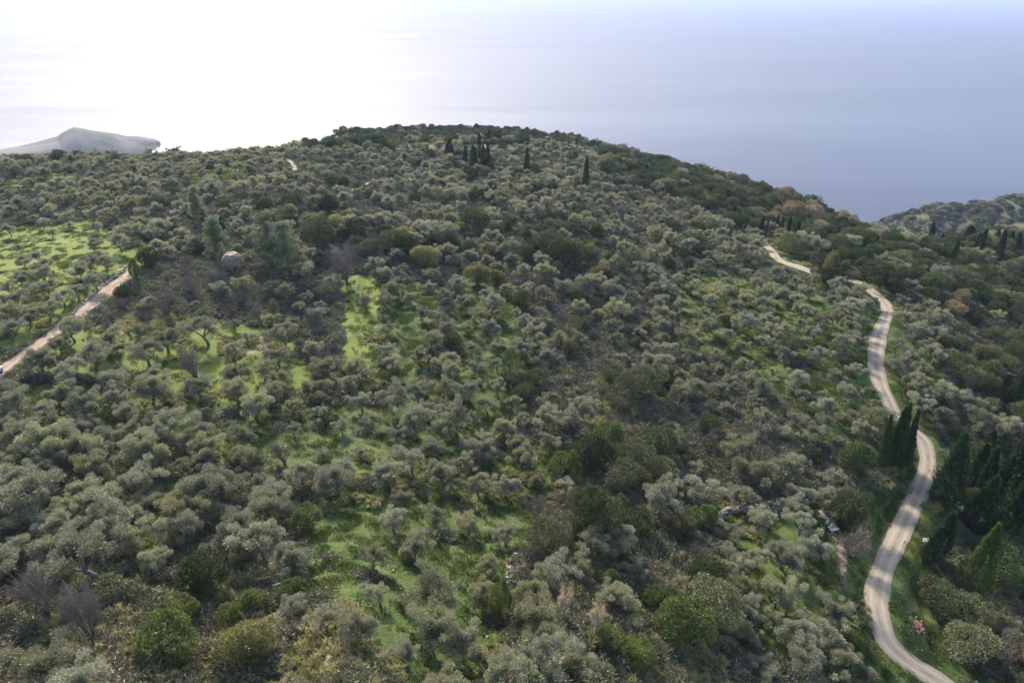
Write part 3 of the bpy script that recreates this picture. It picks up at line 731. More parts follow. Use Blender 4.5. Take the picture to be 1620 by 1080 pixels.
# ---------------------------------------------------------------- where things stand
# unique or notable plants: kind, u, v of the crown's middle, crown width in px, crown height in px (None = natural), label or None
HAND = [
 ('glossy',255,1003,80,None,'large round dark-green bush standing in dry yellow grass near the lower left corner'),
 ('glossy',292,960,42,None,'small dark-green bush just behind the large round dark-green bush at lower left'),
 ('yellow',388,1015,80,None,'big round bush with yellow-orange tips in dry grass at lower left'),
 ('glossy',485,815,46,None,'round leafy bush, solid green, alone among grey olives in lower left grove'),
 ('glossy',400,945,34,None,'small upright green bush above the big yellow-tipped bush'),
 ('glossy',358,968,38,None,'green bush directly behind the yellow-tipped bush'),
 ('glossy',460,925,40,None,'green leafy bush left of the first bright green grass strip at the bottom'),
 ('glossy',1085,972,84,None,'largest bright green bushy tree, lower centre, left of the line of white rubble'),
 ('glossy',1040,938,38,None,'smaller round green bush touching the upper left of the largest bright green tree'),
 ('glossy',1012,1030,52,None,'bright green bush beside bare white branches at the bottom'),
 ('glossy',965,1008,46,None,'ivy-green bush in front of the second withered tan tree'),
 ('glossy',968,915,30,None,'little light green bush between the two withered tan trees'),
 ('glossy',790,940,34,48,'ivy-covered upright bush at the shaded end of the overgrown wall'),
 ('glossy',962,682,48,None,'darkest green bush in the middle of the slope, above a pale round oak'),
 ('ever',937,708,66,None,'pale olive-green round oak in front of the darkest green bush mid-slope'),
 ('yellow',1078,832,48,None,'yellow-green bush above the stone wall corner, lower centre'),
 ('glossy',1112,812,44,None,'dark green bush touching the left end of the dry stone wall'),
 ('ever',945,808,66,72,'tall grey-green oak, biggest crown of the lower middle thicket'),
 ('ever',898,832,50,None,'pale green oak left of the tallest grey-green oak in the middle thicket'),
 ('ever',1010,828,52,None,'grey-green oak right of the tallest oak in the middle thicket'),
 ('ever',1042,697,50,None,'dark oak right of the pale round oak mid-slope'),
 ('ever',1015,598,64,None,'big lone round dark oak high on the right-hand slope'),
 ('ever',985,748,56,None,'pale yellowish oak on the middle slope below the big lone round oak'),
 ('ever',1358,720,52,None,'dark oak just left of the dense cypress clump by the road'),
 ('ever',1350,802,50,None,'bushy oak left of the road above the leafless purple shrub'),
 ('bare',1352,858,60,None,'wide leafless purple-grey shrub left of the road'),
 ('bare',850,800,54,None,'wide leafless grey-brown shrub in the lower middle olive field'),
 ('bare',125,960,62,80,'tall pinkish leafless shrub near the left edge, lower left'),
 ('bare',62,930,70,60,'broad purple-grey leafless shrub at the left edge above the pinkish one'),
 ('grey',1045,1022,34,None,'small dead tree with bare white branches beside a bright green bush'),
 ('rust',893,948,34,62,'withered tan tree, the left of two in the lower centre'),
 ('rust',945,972,34,60,'withered tan tree, the right of two in the lower centre'),
 ('bare',303,570,50,46,'lone round dull-brown bush on the grassy terrace at left'),
 ('bare',447,715,46,None,'leafless grey shrub on the green slope at lower left centre'),
 ('young',1555,888,36,104,'bright yellow-green young cypress at the lower right'),
 ('ever',1500,948,58,None,'round silvery shrub, largest bush right of the road bend at lower right'),
 ('ever',1545,1020,56,None,'grey bush near the lower right corner'),
 ('bare',1582,1030,50,None,'leafless pale shrub beside the grey bush in the lower right corner'),
 ('cypress',1409,700,17,78,'leftmost trunk of the dense cypress clump beside the road'),
 ('cypress',1421,692,18,88,'second cypress from the left in the dense roadside clump'),
 ('cypress',1433,690,18,94,'third cypress from the left in the dense roadside clump'),
 ('cypress',1443,692,16,84,'rightmost cypress of the dense clump, nearest the road'),
 ('cypress',1514,745,36,102,'broad dark cypress just right of the road, the nearest to it'),
 ('cypress',1552,735,26,66,'slim cypress second from the road among the right-hand group'),
 ('cypress',1570,752,24,74,'short slim cypress in the middle of the right-hand group'),
 ('cypress',1556,790,32,80,'dark cypress low in the shade, left of the tallest right-hand cypresses'),
 ('cypress',1603,752,34,118,'tall cypress cut by the right edge, upper one'),
 ('cypress',1606,800,36,110,'tall cypress at the right edge in front of another tall one'),
 ('cypress',1494,845,26,66,'small dark cypress at the roadside edge of the lower right thicket'),
 ('cypress',1476,860,18,54,'small brownish cypress left of another small one at lower right'),
 ('cypress',1613,612,22,60,'slender cypress at the right edge, above the tall cypress group'),
 ('cypress',1568,700,16,36,'thin cypress top rising above scrub on the right'),
 ('pine',425,378,64,86,'large pale-green pine, left one of a pair right of the stone hut'),
 ('pine',450,390,60,80,'large pale-green pine, right one of a pair right of the stone hut'),
 ('stempine',340,388,44,72,'pine with a bare straight trunk just left of the stone hut'),
 ('stempine',308,335,32,62,'tall thin feathery pine above the left grove'),
 ('ever',500,365,50,None,'round dark oak right of the pair of big pines'),
 ('cypress',350,353,6,26,'thin small cypress behind the bare-trunked pine'),
 ('ever',742,275,26,None,'dark round oak alone below the hilltop cypresses'),
 ('ever',890,392,50,None,'dark broad oak in the middle of the hillside'),
 ('ever',912,400,40,None,'dark oak joined to the right of the broad mid-hill oak'),
 ('ever',868,382,40,None,'dark oak joined to the left of the broad mid-hill oak'),
 ('yellow',948,432,34,None,'single yellow-green bush on the middle hillside below the dark oaks'),
 ('ever',965,436,28,None,'dull bush touching the single yellow-green bush mid-hill'),
 ('ever',1006,404,34,None,'rounded oak right of the dark mid-hill oaks'),
 ('ever',825,467,30,None,'dark oak alone within the olive slope at the centre'),
 ('yellow',755,432,40,None,'yellow-green low bush at the top of the centre olive slope'),
 ('yellow',785,436,30,None,'second yellow-green low bush at the top of the centre olive slope'),
 ('bare',495,505,26,40,'dark bare shrub standing left of the narrow green clearing'),
 ('bare',578,472,26,26,'little reddish bare shrub inside the narrow green clearing'),
 ('ever',433,484,16,24,'small bright green conical bush below the stone hut'),
 ('glossy',213,425,18,34,'dark ivy-green tree where the red track disappears'),
 ('ever',238,408,36,None,'dull round bush beside the dark tree at the end of the red track'),
 ('autumn',1241,311,34,30,'big tan autumn tree on the skyline of the right-hand ridge'),
 ('autumn',1283,336,36,24,'broad reddish-brown autumn tree on the right-hand ridge'),
 ('autumn',1256,328,28,24,'pale tan autumn tree left of the reddish-brown one'),
 ('autumn',1284,326,22,18,'yellowish autumn tree on the ridge behind the reddish-brown one'),
 ('autumn',1230,335,20,18,'small tan autumn tree at the foot of the ridge wood'),
 ('autumn',1215,318,20,14,'tan autumn tree left of the big one on the ridge'),
 ('autumn',1332,343,24,18,'ochre autumn tree low on the ridge towards the gap'),
 ('autumn',1156,282,18,16,'orange-tinted tree far left on the right-hand ridge line'),
 ('autumn',1395,375,40,18,'pale yellow autumn tree in front of the gap to the sea'),
 ('autumn',1300,360,34,20,'reddish tree among small cypresses below the ridge'),
 ('autumn',1522,472,30,28,'brown autumn tree in the right-hand wood'),
 ('autumn',1512,484,24,20,'dark red-brown tree left of the brown autumn tree at right'),
 ('bare',345,440,40,None,None),('bare',300,450,40,None,None),('bare',260,480,44,None,None),('bare',230,500,40,None,None),('bare',380,470,34,None,None),
 ('bare',545,415,50,50,'large dark leafless shrub left of the top of the clearing'),
 ('bare',560,395,40,None,None),('bare',590,375,34,None,None),
 ('yellow',1318,415,26,34,'bright green bush on the roadside before the far bend'),
 ('yellow',1400,428,24,30,'bright green bush in the edge of the right-hand wood'),
 ('yellow',1560,560,34,24,'yellow-green bush inside the right-hand wood'),
 ('ever',1255,383,44,30,'dark wide oak above the far bend of the road'),
]
CYP = [(710,231,15,24),(735,241,9,22),(747,241,9,24),(752,243,7,20),(759,226,7,30),(764,241,8,22),(772,239,8,26),(774,213,6,17),(783,216,5,13),(791,214,5,11),(768,214,4,9),
 (833,247,8,25),(927,268,10,36),(1160,334,7,20),(1172,350,5,22),(1180,352,5,20),(1205,352,6,20),(1212,356,5,24),(1230,350,6,20),(1237,356,6,22),(1248,358,8,26),(1263,361,9,22),(1285,370,5,12),(1297,318,4,9),(1310,371,5,12),
 (1325,366,6,14),(1341,373,5,12),(1349,371,5,14),(1357,368,5,13),(1367,345,4,9),(1388,350,5,12),(1383,350,4,10),(1394,351,5,12),(1424,362,5,14),(1431,367,4,10),(1470,365,9,22),(1509,397,9,28),(1536,397,6,16),
 (1544,382,8,22),(1552,379,9,27),(1586,386,11,36),(1487,373,5,12),(1531,365,16,18),(1578,374,8,16),(1598,376,9,16),(1612,378,10,18),(1280,368,4,12),(1360,380,5,12),(930,210,3,7),(950,222,3,7),(1015,236,3,8),
 (887,206,3,7),(882,208,3,6),(700,205,3,4),(1100,262,3,6),(1240,290,3,6),(1335,350,4,11),(1190,345,4,16),(1150,300,3,10),(1167,305,3,10),(1075,290,3,7)]
for u, v, w, h in CYP: HAND.append(('cypress', u, v+.2*h, w*.9, h*1.45, None))
# ordinary olives read off the photo where single trees stand clear
OL = [(70,433,30),(95,430,0),(122,428,32),(140,415,30),(150,441,32),(115,425,0),(35,412,26),(52,425,20),(32,440,28),(10,450,24),(44,455,26),(25,470,34),(75,455,30),(98,468,34),(120,458,26),(75,487,34),(42,500,34),(15,495,36),(12,520,36),(165,415,32),
 (75,415,22),(60,403,24),(60,570,34),(92,545,26),(112,520,44),(145,560,46),(172,535,36),(230,555,42),(185,552,28),(262,538,36),(325,520,48),(415,582,36),(445,595,34),(440,565,38),(370,588,30),(235,610,46),(128,645,40),(95,620,36),(180,600,44),(160,690,30),(330,560,0),
 (20,640,40),(85,670,30),(215,700,46),(250,665,36),(310,690,44),(400,640,46),(290,740,36),(200,650,34),(380,690,40),(150,735,46),
 (620,822,42),(690,820,38),(655,860,44),(588,880,40),(740,830,38),(800,845,38),(775,895,36),(760,935,42),(560,995,48),(680,1000,62),(640,1030,44),(510,980,42),(460,960,38),(635,790,30),(755,765,38),(800,770,38),(850,757,34),(870,700,34),(815,700,34),(700,745,42),(720,770,34),
 (600,940,40),(690,930,70),(730,1020,56),(770,1045,40),(850,975,70),(835,940,50),(880,905,54),(910,895,44),(930,860,54),(980,855,50),(850,1030,60),(800,1060,52),(900,1040,56),(870,1000,50),
 (1165,885,38),(1200,880,38),(1180,925,40),(1175,960,36),(1160,900,34),(1240,880,44),(1260,890,34),(1230,935,52),(1215,975,30),(1290,870,40),(1270,830,42),(1165,840,36),(1170,780,40),(1255,800,34),(1310,790,34),(1195,745,54),(1245,740,44),(1180,1000,34),(1260,1000,48),(1300,1000,48),(1320,970,44),(1280,1050,52),(1215,1060,44),(1320,1040,46),(1350,1060,44),
 (1150,530,26),(1172,548,26),(1210,505,24),(1240,520,24),(1270,490,24),(1180,470,22),(1300,560,30),(1330,540,26),(1260,600,30),(1310,640,30),(1340,620,28),(1290,680,34),(1345,660,28),(1240,560,28),(1190,500,22),(1345,510,26),(1320,500,24),(1290,525,26),
 (1560,670,40),(1500,620,34),(1480,560,30),(1450,520,28),(1445,600,32),(1455,640,32),(1485,500,26),(1530,640,36)]
for u, v, w in OL:
    if w: HAND.append(('olive', u, v, w*(.82 if (u < 240 and v < 525) else 1), None, None))

ZONES = [
 ([(-80,570),(45,545),(70,560),(10,625),(-80,660)], 13, 3.2, {'olive':1}),
 ([(1120,850),(1142,850),(1160,960),(1180,1060),(1150,1070),(1125,960)], 12, 2.2, {'olive':1}),
 ([(1212,392),(1275,408),(1278,436),(1222,420)], 12, 2.5, {'olive':1}),
 ([(540,438),(604,438),(600,530),(586,582),(534,576)], 20, 3.0, {'olive':1}),
 ([(75,385),(165,384),(180,404),(150,425),(85,432)], 26, 3.2, {'olive':1}),
 ([(60,560),(180,535),(300,545),(420,575),(430,600),(300,585),(150,590)], 11, 4.2, {'olive':1}),
 ([(620,470),(690,470),(690,520),(640,540)], 12, 3.4, {'olive':1}),
 ([(1328,840),(1380,900),(1370,960),(1410,1030),(1470,1120),(1370,1120),(1335,1000)], 30, 3, {'olive':1}),
 ([(1412,880),(1470,880),(1425,960),(1500,1060),(1600,1120),(1500,1120),(1400,1000)], 13, 2.5, {'olive':.5,'bare':.5}),
 # polygon, spacing m, crown width m, mix
 ([(80,388),(150,384),(165,398),(140,412),(95,420)], 30, 3.5, {'olive':1}),
 ([(545,445),(600,445),(598,515),(580,560),(542,555)], 22, 3.2, {'olive':1}),
 ([(-80,372),(150,350),(240,385),(228,425),(110,505),(40,548),(-80,560)], 10.5, 3.4, {'olive':1}),
 ([(-80,560),(50,545),(200,500),(330,505),(470,510),(540,470),(600,440),(690,450),(700,560),(650,610),(560,625),(400,640),(200,620),(50,590)], 5.4, 3.8, {'olive':.93,'ever':.03,'bare':.04}),
 ([(20,600),(400,640),(600,640),(720,570),(720,430),(760,400),(820,430),(860,500),(870,600),(780,710),(640,765),(420,765),(200,700),(20,660)], 4.1, 3.5, {'olive':.95,'bare':.03,'ever':.02}),
 ([(480,790),(700,760),(870,690),(900,720),(850,830),(800,900),(800,1100),(470,1100),(470,950)], 6.4, 3.8, {'olive':.96,'bare':.04}),
 ([(150,930),(330,920),(460,955),(600,1030),(640,1120),(140,1120)], 8.5, 3.0, {'bare':.3,'olive':.25,'ever':.25,'yellow':.2}),
 ([(-80,640),(180,700),(420,765),(480,800),(480,940),(330,925),(130,930),(-80,940)], 3.9, 4.3, {'olive':.93,'ever':.07}),
 ([(-80,920),(150,925),(140,1120),(-80,1120)], 4.2, 4.7, {'olive':.8,'ever':.1,'bare':.1}),
 ([(880,480),(960,520),(1090,650),(1060,720),(940,660),(880,600)], 4.2, 2.9, {'bare':.55,'ever':.25,'olive':.2}),
 ([(200,425),(400,415),(460,440),(420,500),(250,510),(150,520)], 4.6, 3.6, {'bare':.6,'olive':.25,'ever':.15}),
 ([(800,880),(1000,870),(1120,880),(1150,1000),(1150,1120),(800,1120)], 4.6, 4.0, {'olive':.45,'ever':.25,'bare':.3}),
 ([(860,740),(940,680),(1060,690),(1130,790),(1120,880),(850,880)], 4.3, 4.6, {'ever':.5,'olive':.35,'bare':.1,'glossy':.05}),
 ([(1100,660),(1200,650),(1260,780),(1100,800),(1060,730)], 5.4, 4.4, {'olive':.5,'bare':.35,'ever':.15}),
 ([(1200,620),(1320,700),(1340,780),(1240,790),(1160,700)], 3.6, 3.7, {'olive':.95,'ever':.05}),
 ([(1130,790),(1300,780),(1370,830),(1390,900),(1370,960),(1420,1120),(1280,1120),(1130,960)], 6.2, 4.2, {'olive':.92,'ever':.04,'bare':.04}),
 ([(1060,430),(1280,440),(1380,480),(1385,560),(1400,640),(1400,700),(1340,760),(1290,700),(1230,620),(1120,560)], 4.3, 3.4, {'olive':.97,'ever':.03}),
 ([(1400,460),(1500,470),(1520,560),(1520,660),(1490,700),(1430,660),(1410,560)], 4.1, 3.5, {'olive':.85,'ever':.15}),
 ([(1480,700),(1700,600),(1700,1120),(1520,1120),(1470,960),(1440,860)], 4.4, 4.8, {'ever':.55,'olive':.35,'bare':.08,'glossy':.02}),
 ([(1400,470),(1250,430),(1270,380),(1400,372),(1700,372),(1700,620),(1500,700),(1520,560),(1500,480)], 4.6, 5.0, {'ever':.82,'olive':.12,'bare':.04,'yellow':.02}),
 ([(945,232),(1100,258),(1300,315),(1400,360),(1395,382),(1290,378),(1200,372),(1060,310),(960,275)], 4.8, 4.8, {'ever':.91,'autumn':.02,'olive':.07}),
 ([(380,315),(560,325),(700,365),(740,400),(690,430),(600,400),(540,370),(440,350)], 4.6, 5.0, {'yellow':.32,'ever':.43,'olive':.25}),
 ([(700,330),(880,345),(1010,380),(1040,430),(940,440),(860,430),(740,380)], 4.4, 3.9, {'ever':.42,'olive':.35,'yellow':.12,'bare':.11}),
 ([(1010,330),(1180,370),(1260,420),(1200,430),(1060,420)], 4.2, 3.8, {'olive':.6,'ever':.37,'bare':.03}),
 ([(480,190),(1000,190),(950,232),(700,222),(480,232)], 4.2, 4.0, {'ever':.9,'olive':.1}),
 ([(290,260),(400,260),(430,295),(300,300)], 7.0, 3.6, {'olive':1}),
 ([(-80,255),(230,262),(290,300),(300,350),(-80,372)], 4.8, 3.4, {'olive':.93,'ever':.04,'bare':.03}),
 ([(-80,0),(1700,0),(1700,330),(-80,330)], 4.2, 3.4, {'olive':.80,'ever':.10,'bare':.10}),
 ([(-80,0),(1700,0),(1700,1200),(-80,1200)], 4.2, 3.5, {'olive':.84,'ever':.08,'bare':.08}),
]

TREES = []
def add_tree(key, x, y, w, h, label=None, hand=False):
    k = KINDS[key]; var = int(rng.integers(len(k['var'])))
    if key == 'cypress': var = 2 if math.hypot(x, y) > 190 else var % 2
    TREES.append(dict(k=key, x=x, y=y, w=w, h=h, var=var, rot=rng.random()*6.283, label=label, hand=hand, lean=rng.normal(size=2)*.05))

ha = [h for h in HAND]
U = np.array([h[1] for h in ha], float); V = np.array([h[2] for h in ha], float)
hc = np.full(len(ha), 2.0)
for it in range(3):
    x, y, t = hit(U, V, hc, tmax=900)
    for i, h in enumerate(ha):
        if np.isnan(t[i]): continue
        k = KINDS[h[0]]; dist = t[i]
        w = h[3]*dist/FPX; dx, dy, dz = ray(h[1], h[2]); cosd = math.hypot(float(dx), float(dy))
        if h[4]: hh = h[4]*dist/FPX/max(.6, cosd)
        else: hh = k['h']*w/k['w']
        hc[i] = hh*(0.6 if h[0] in ('olive', 'ever', 'glossy', 'yellow', 'autumn', 'bare') else 0.5)
        ha[i] = (*h[:6], w, hh)
miss = []
for i, h in enumerate(ha):
    if np.isnan(x[i]):      # crown stands above the skyline: put the foot on the crest just below
        for dv in range(2, 30, 2):
            a, b, t2 = hit(h[1], h[2]+h[3]*0.2+dv, tmax=900)
            if not np.isnan(a[0]): break
        if np.isnan(a[0]): miss.append(h[:3]); continue
        w = h[3]*t2[0]/FPX; hh = (h[4]*t2[0]/FPX) if h[4] else KINDS[h[0]]['h']*w/KINDS[h[0]]['w']
        add_tree(h[0], a[0], b[0], w, hh, h[5], True); continue
    add_tree(h[0], x[i], y[i], h[6], h[7], h[5], True)
print('hand trees', len(TREES), 'missed', miss)

# fill: random candidates, kept where no neighbour is too close
def fits(px, py, r, grid, cell=6.0):
    ci, cj = int(px//cell), int(py//cell)
    for a in (-1, 0, 1):
        for b in (-1, 0, 1):
            for (qx, qy, qr) in grid.get((ci+a, cj+b), ()):
                if (px-qx)**2 + (py-qy)**2 < (0.5*(r+qr))**2: return False
    return True
grid = {}
for t in TREES: grid.setdefault((int(t['x']//6), int(t['y']//6)), []).append((t['x'], t['y'], max(2.4, t['w']*.95) if t['k'] != 'cypress' else 2.2))
N = 170000
az = np.radians(rng.uniform(-53, 53, N)); rr = np.sqrt(rng.random(N)*(620**2-30**2)+30**2)
CX = rr*np.sin(az); CY = rr*np.cos(az); CZ = base_height(CX, CY)
cu, cv, cdep = project(CX, CY, CZ+2.0)
# hidden ground is skipped: compare with the steepest nearer sight line
slope = -TAB/np.exp(LRS)[None]            # (height relative to camera)/distance
runmax = np.maximum.accumulate(slope, axis=1)
ai = np.clip(((np.degrees(az)-AZS[0])/(AZS[1]-AZS[0])).astype(int), 0, len(AZS)-1)
ri = np.clip(((np.log(rr)-LRS[0])/(LRS[1]-LRS[0])).astype(int), 0, len(LRS)-1)
seen = (CZ + 6.0 - H)/rr > runmax[ai, ri]
ok = seen & (cu > -70) & (cu < 1690) & (cv < 1150) & (CZ > 20)
rdist, _, rwid = road_dist(CX, CY)
ok &= rdist > rwid + np.where((cv > 640) & (cu > 1100), 6.0, np.where((cu > 1268) & (cu < 1350) & (cv > 425) & (cv < 470), .4, 1.8))
idx = np.nonzero(ok)[0]
uu = np.clip(cu[idx], 0, 1619); vv = np.clip(cv[idx], 0, 1079)
jit = 8*fbm(CX[idx], CY[idx], 12, 55)
zone = np.full(len(idx), -1)
for zi, z in enumerate(ZONES):
    m = (zone < 0) & inside(z[0], uu+jit, vv+jit); zone[m] = zi
tph = terrace_phase(CX[idx], CY[idx], base_height(CX[idx], CY[idx])); gapf = 1+.7*np.clip(fbm(CX[idx], CY[idx], 22, 88), 0, .5)
HUTX, HUTY, HUTT = [float(a[0]) for a in hit(370, 425)]
for j, i in enumerate(idx):
    z = ZONES[zone[j]]; x, y = CX[i], CY[i]
    if math.hypot(x-HUTX, y-HUTY) < 4.2 or (350 < cu[i] < 392 and 408 < cv[i] < 446): continue
    if rr[i] < 270 and z[1] > 4.2 and abs(tph[j]-.5) < .2 and rng.random() < .6: continue
    sp = z[1]*(0.85+0.3*rng.random())*gapf[j]
    if not fits(x, y, sp, grid): continue
    ks = list(z[3]); p = np.array([z[3][k] for k in ks]); key = ks[int(rng.choice(len(ks), p=p/p.sum()))]
    f = {'olive':1, 'ever':1.05, 'bare':.8, 'yellow':.95, 'autumn':1.2, 'glossy':1}[key]
    w = z[2]*f*float(np.clip(1+0.24*rng.normal(), .5, 1.6)); kd = KINDS[key]
    h = kd['h']*w/kd['w']*(0.92+.2*rng.random())
    grid.setdefault((int(x//6), int(y//6)), []).append((x, y, sp))
    add_tree(key, x, y, w, h)
print('trees', len(TREES))

X = np.array([t['x'] for t in TREES]); Y = np.array([t['y'] for t in TREES]); Zg = ground(X, Y)
Hh = np.array([t['h'] for t in TREES]); PU, PV, PD = project(X, Y, Zg+Hh*.6)
for i, t in enumerate(TREES):
    t['z'] = float(Zg[i]); t['u'] = float(PU[i]); t['v'] = float(PV[i]); t['px'] = t['w']*FPX/PD[i]

# ---------------------------------------------------------------- landmarks used to say which tree is which
LAND = [(255,1003,"the big dark-green lower-left bush"),(388,1015,"the yellow-tipped lower-left bush"),(893,950,"the left withered tan tree"),(1085,972,"the largest bright green tree"),
 (850,800,"the lower field's leafless shrub"),(1165,812,"the curved dry stone wall"),(1145,960,"the line of white rubble"),(1308,825,"the stone steps"),(1425,690,"the roadside cypress clump"),
 (1380,950,"the road's widest bend"),(1390,560,"the road's narrow straight stretch"),(1395,470,"the road's upper bend"),(1555,890,"the bright young cypress"),(1515,745,"the broad roadside cypress"),
 (1450,992,"the orange rubble patch"),(1015,598,"the right slope's big lone oak"),(303,570,"the left terrace's dull-brown bush"),(370,415,"the beehive stone hut"),(438,380,"the pair of big pines"),
 (150,480,"the reddish dirt track"),(115,400,"the open sunlit meadow"),(570,490,"the narrow green clearing"),(927,268,"the hill shoulder's lone tall cypress"),(755,236,"the hilltop cypress clump"),
 (742,275,"the round oak below the hilltop"),(890,390,"the dark oaks mid-hill"),(948,432,"the yellow-green bush mid-hill"),(1225,400,"the far bend of the road"),(1241,300,"the big tan tree on the ridge"),
 (1388,350,"the notch open to the sea"),(1586,386,"the right skyline's tall cypress"),(4,584,"the parked car"),(460,262,"the pale far path"),(485,815,"the left grove's solid green bush"),
 (790,940,"the ivy-covered upright bush"),(962,682,"the darkest green bush mid-slope"),(125,960,"the pinkish far-left leafless shrub"),(825,467,"the centre slope's lone dark oak"),(447,715,"the grey leafless shrub below centre-left"),
 (833,247,"the small lone hilltop cypress"),(1522,472,"the right wood's brown tree"),(1160,334,"the right slope's lone cypress"),(308,335,"the tall thin feathery pine"),(213,425,"the dark tree ending the red track"),(500,365,"the round oak right of the pines"),(1560,560,"the right wood's yellow-green bush"),(1613,612,"the slender right-edge cypress"),(1400,428,"the right wood's bright edge bush")]
ORD = ['nearest', 'second nearest', 'third nearest', 'fourth nearest', 'fifth nearest', 'sixth nearest', 'seventh nearest', 'eighth nearest', 'ninth nearest', 'tenth nearest', 'eleventh nearest', 'twelfth nearest', 'thirteenth nearest', 'fourteenth nearest', 'fifteenth nearest', 'sixteenth nearest', 'seventeenth nearest', 'eighteenth nearest', 'nineteenth nearest', 'twentieth nearest']
LA = np.array([(a, b) for a, b, c in LAND], float)
WORD = {'olive': 'olive tree', 'ever': 'evergreen oak', 'glossy': 'green bush', 'yellow': 'yellow-green bush', 'bare': 'leafless shrub', 'autumn': 'autumn tree', 'cypress': 'cypress', 'pine': 'pine'}
LOOK = {'olive': ('small silvery', 'silver-grey', 'wide silver-grey'), 'ever': ('small dark', 'dull green', 'broad dark'), 'glossy': ('small', 'dense', 'large'), 'yellow': ('small', 'leafy', 'broad'),
        'bare': ('small brown', 'purple-grey', 'wide brown'), 'autumn': ('small tan', 'tan', 'broad tan'), 'cypress': ('thin', 'slim dark', 'tall dark'), 'pine': ('small', 'pale', 'large')}
GROUP = {'olive': 'olive trees on the hillside', 'ever': 'evergreen oaks on the hillside', 'glossy': 'bright green bushes', 'yellow': 'yellow-green bushes', 'bare': 'leafless shrubs on the hillside', 'autumn': 'autumn trees on the ridge',
         'cypress': 'cypresses on the hillside', 'young': None, 'pine': 'pines near the stone hut', 'stempine': 'pines near the stone hut', 'rust': 'withered tan trees', 'grey': None}
STUFFLAB = {'olive': 'distant olive groves covering the hill as grey-green crowns', 'ever': 'distant dark evergreen woodland on the ridge and slopes', 'bare': 'distant brown leafless scrub between the groves', 'yellow': 'distant yellow-green bushes on the hill'}
STUFFNAME = {'olive': 'distant_olive_grove', 'ever': 'distant_woodland', 'bare': 'distant_scrub', 'yellow': 'distant_bushes'}

def autolabel(sel):
    """sel: trees of one kind; label by landmark, side and rank"""
    cell = {}; used = {}
    for t in sorted(sel, key=lambda t: np.hypot(LA[:, 0]-t['u'], LA[:, 1]-t['v']).min()):
        if t['label']: continue
        d = np.hypot(LA[:, 0]-t['u'], (LA[:, 1]-t['v'])*1.15); d = np.where(d < 9, 1e9, d)
        for k in d.argsort():
            k = int(k)
            if used.get(k, 0) < 9: break
        used[k] = used.get(k, 0)+1
        du, dv = t['u']-LA[k, 0], t['v']-LA[k, 1]
        side = ('right of' if du > 0 else 'left of') if abs(du) > abs(dv) else ('below' if dv > 0 else 'above')
        diag = ''
        if 0.45 < abs(du)/(abs(dv)+1e-6) < 2.2: diag = ('below right of' if du > 0 else 'below left of') if dv > 0 else ('above right of' if du > 0 else 'above left of')
        cell.setdefault((k, diag or side), []).append((float(d[k]), t))
    for (k, side), L in cell.items():
        L.sort(key=lambda a: a[0])
        for n, (d, t) in enumerate(L):
            rel = t['w']/KINDS[t['k']]['w']; lk = LOOK[t['k']][0 if rel < .82 else (1 if rel < 1.12 else 2)]
            o = ORD[min(n, 19)] + ' ' if len(L) > 1 else ''
            t['label'] = f"{lk} {WORD[t['k']]}, {o}{side} {LAND[k][2]}" if o else f"{lk} {WORD[t['k']]} {side} {LAND[k][2]}"

def scatter(name, meshes, pts, rots, scs, var, label):
    """one object of very many plants: instances of the same meshes on a cloud of points"""
    me = bpy.data.meshes.new(name); n = len(pts)
    me.vertices.add(n); me.vertices.foreach_set('co', np.asarray(pts, np.float32).ravel())
    for an, ty, key, arr in (('rot', 'FLOAT_VECTOR', 'vector', rots), ('scl', 'FLOAT_VECTOR', 'vector', scs), ('var', 'INT', 'value', var)):
        at = me.attributes.new(an, ty, 'POINT'); at.data.foreach_set(key, np.asarray(arr, np.int32 if ty == 'INT' else np.float32).ravel())
    o = link(name, me); tag(o, label, None, None, 'stuff')
    ng = bpy.data.node_groups.new(name, 'GeometryNodeTree')
    ng.interface.new_socket('Geometry', in_out='INPUT', socket_type='NodeSocketGeometry'); ng.interface.new_socket('Geometry', in_out='OUTPUT', socket_type='NodeSocketGeometry')
    N = ng.nodes; gi = N.new('NodeGroupInput'); go = N.new('NodeGroupOutput'); jn = N.new('GeometryNodeJoinGeometry')
    def named(nm, ty):
        a = N.new('GeometryNodeInputNamedAttribute'); a.data_type = ty; a.inputs['Name'].default_value = nm
        return [s for s in a.outputs if s.enabled and s.name == 'Attribute'][0]
    rot = named('rot', 'FLOAT_VECTOR'); scl = named('scl', 'FLOAT_VECTOR'); va = named('var', 'INT')
    e2r = N.new('FunctionNodeEulerToRotation'); ng.links.new(rot, e2r.inputs[0])
    for vi, parts in enumerate(meshes):
        gj = N.new('GeometryNodeJoinGeometry')
        for pm in parts:
            src = bpy.data.objects.new(name+'_shape', pm)       # never linked: only lends its mesh
            oi = N.new('GeometryNodeObjectInfo'); oi.inputs['Object'].default_value = src; oi.transform_space = 'ORIGINAL'
            oi.inputs['As Instance'].default_value = False
            ng.links.new(oi.outputs['Geometry'], gj.inputs[0])
        cmp_ = N.new('FunctionNodeCompare'); cmp_.data_type = 'INT'; cmp_.operation = 'EQUAL'
        si = [s for s in cmp_.inputs if s.enabled]; ng.links.new(va, si[0]); si[1].default_value = vi
        ip = N.new('GeometryNodeInstanceOnPoints')
        ng.links.new(gi.outputs[0], ip.inputs['Points']); ng.links.new([s for s in cmp_.outputs if s.enabled][0], ip.inputs['Selection'])
        ng.links.new(gj.outputs[0], ip.inputs['Instance']); ng.links.new(e2r.outputs[0], ip.inputs['Rotation']); ng.links.new(scl, ip.inputs['Scale'])
        ng.links.new(ip.outputs[0], jn.inputs[0])
    ng.links.new(jn.outputs[0], go.inputs[0])
    md = o.modifiers.new('plants', 'NODES'); md.node_group = ng
    return o

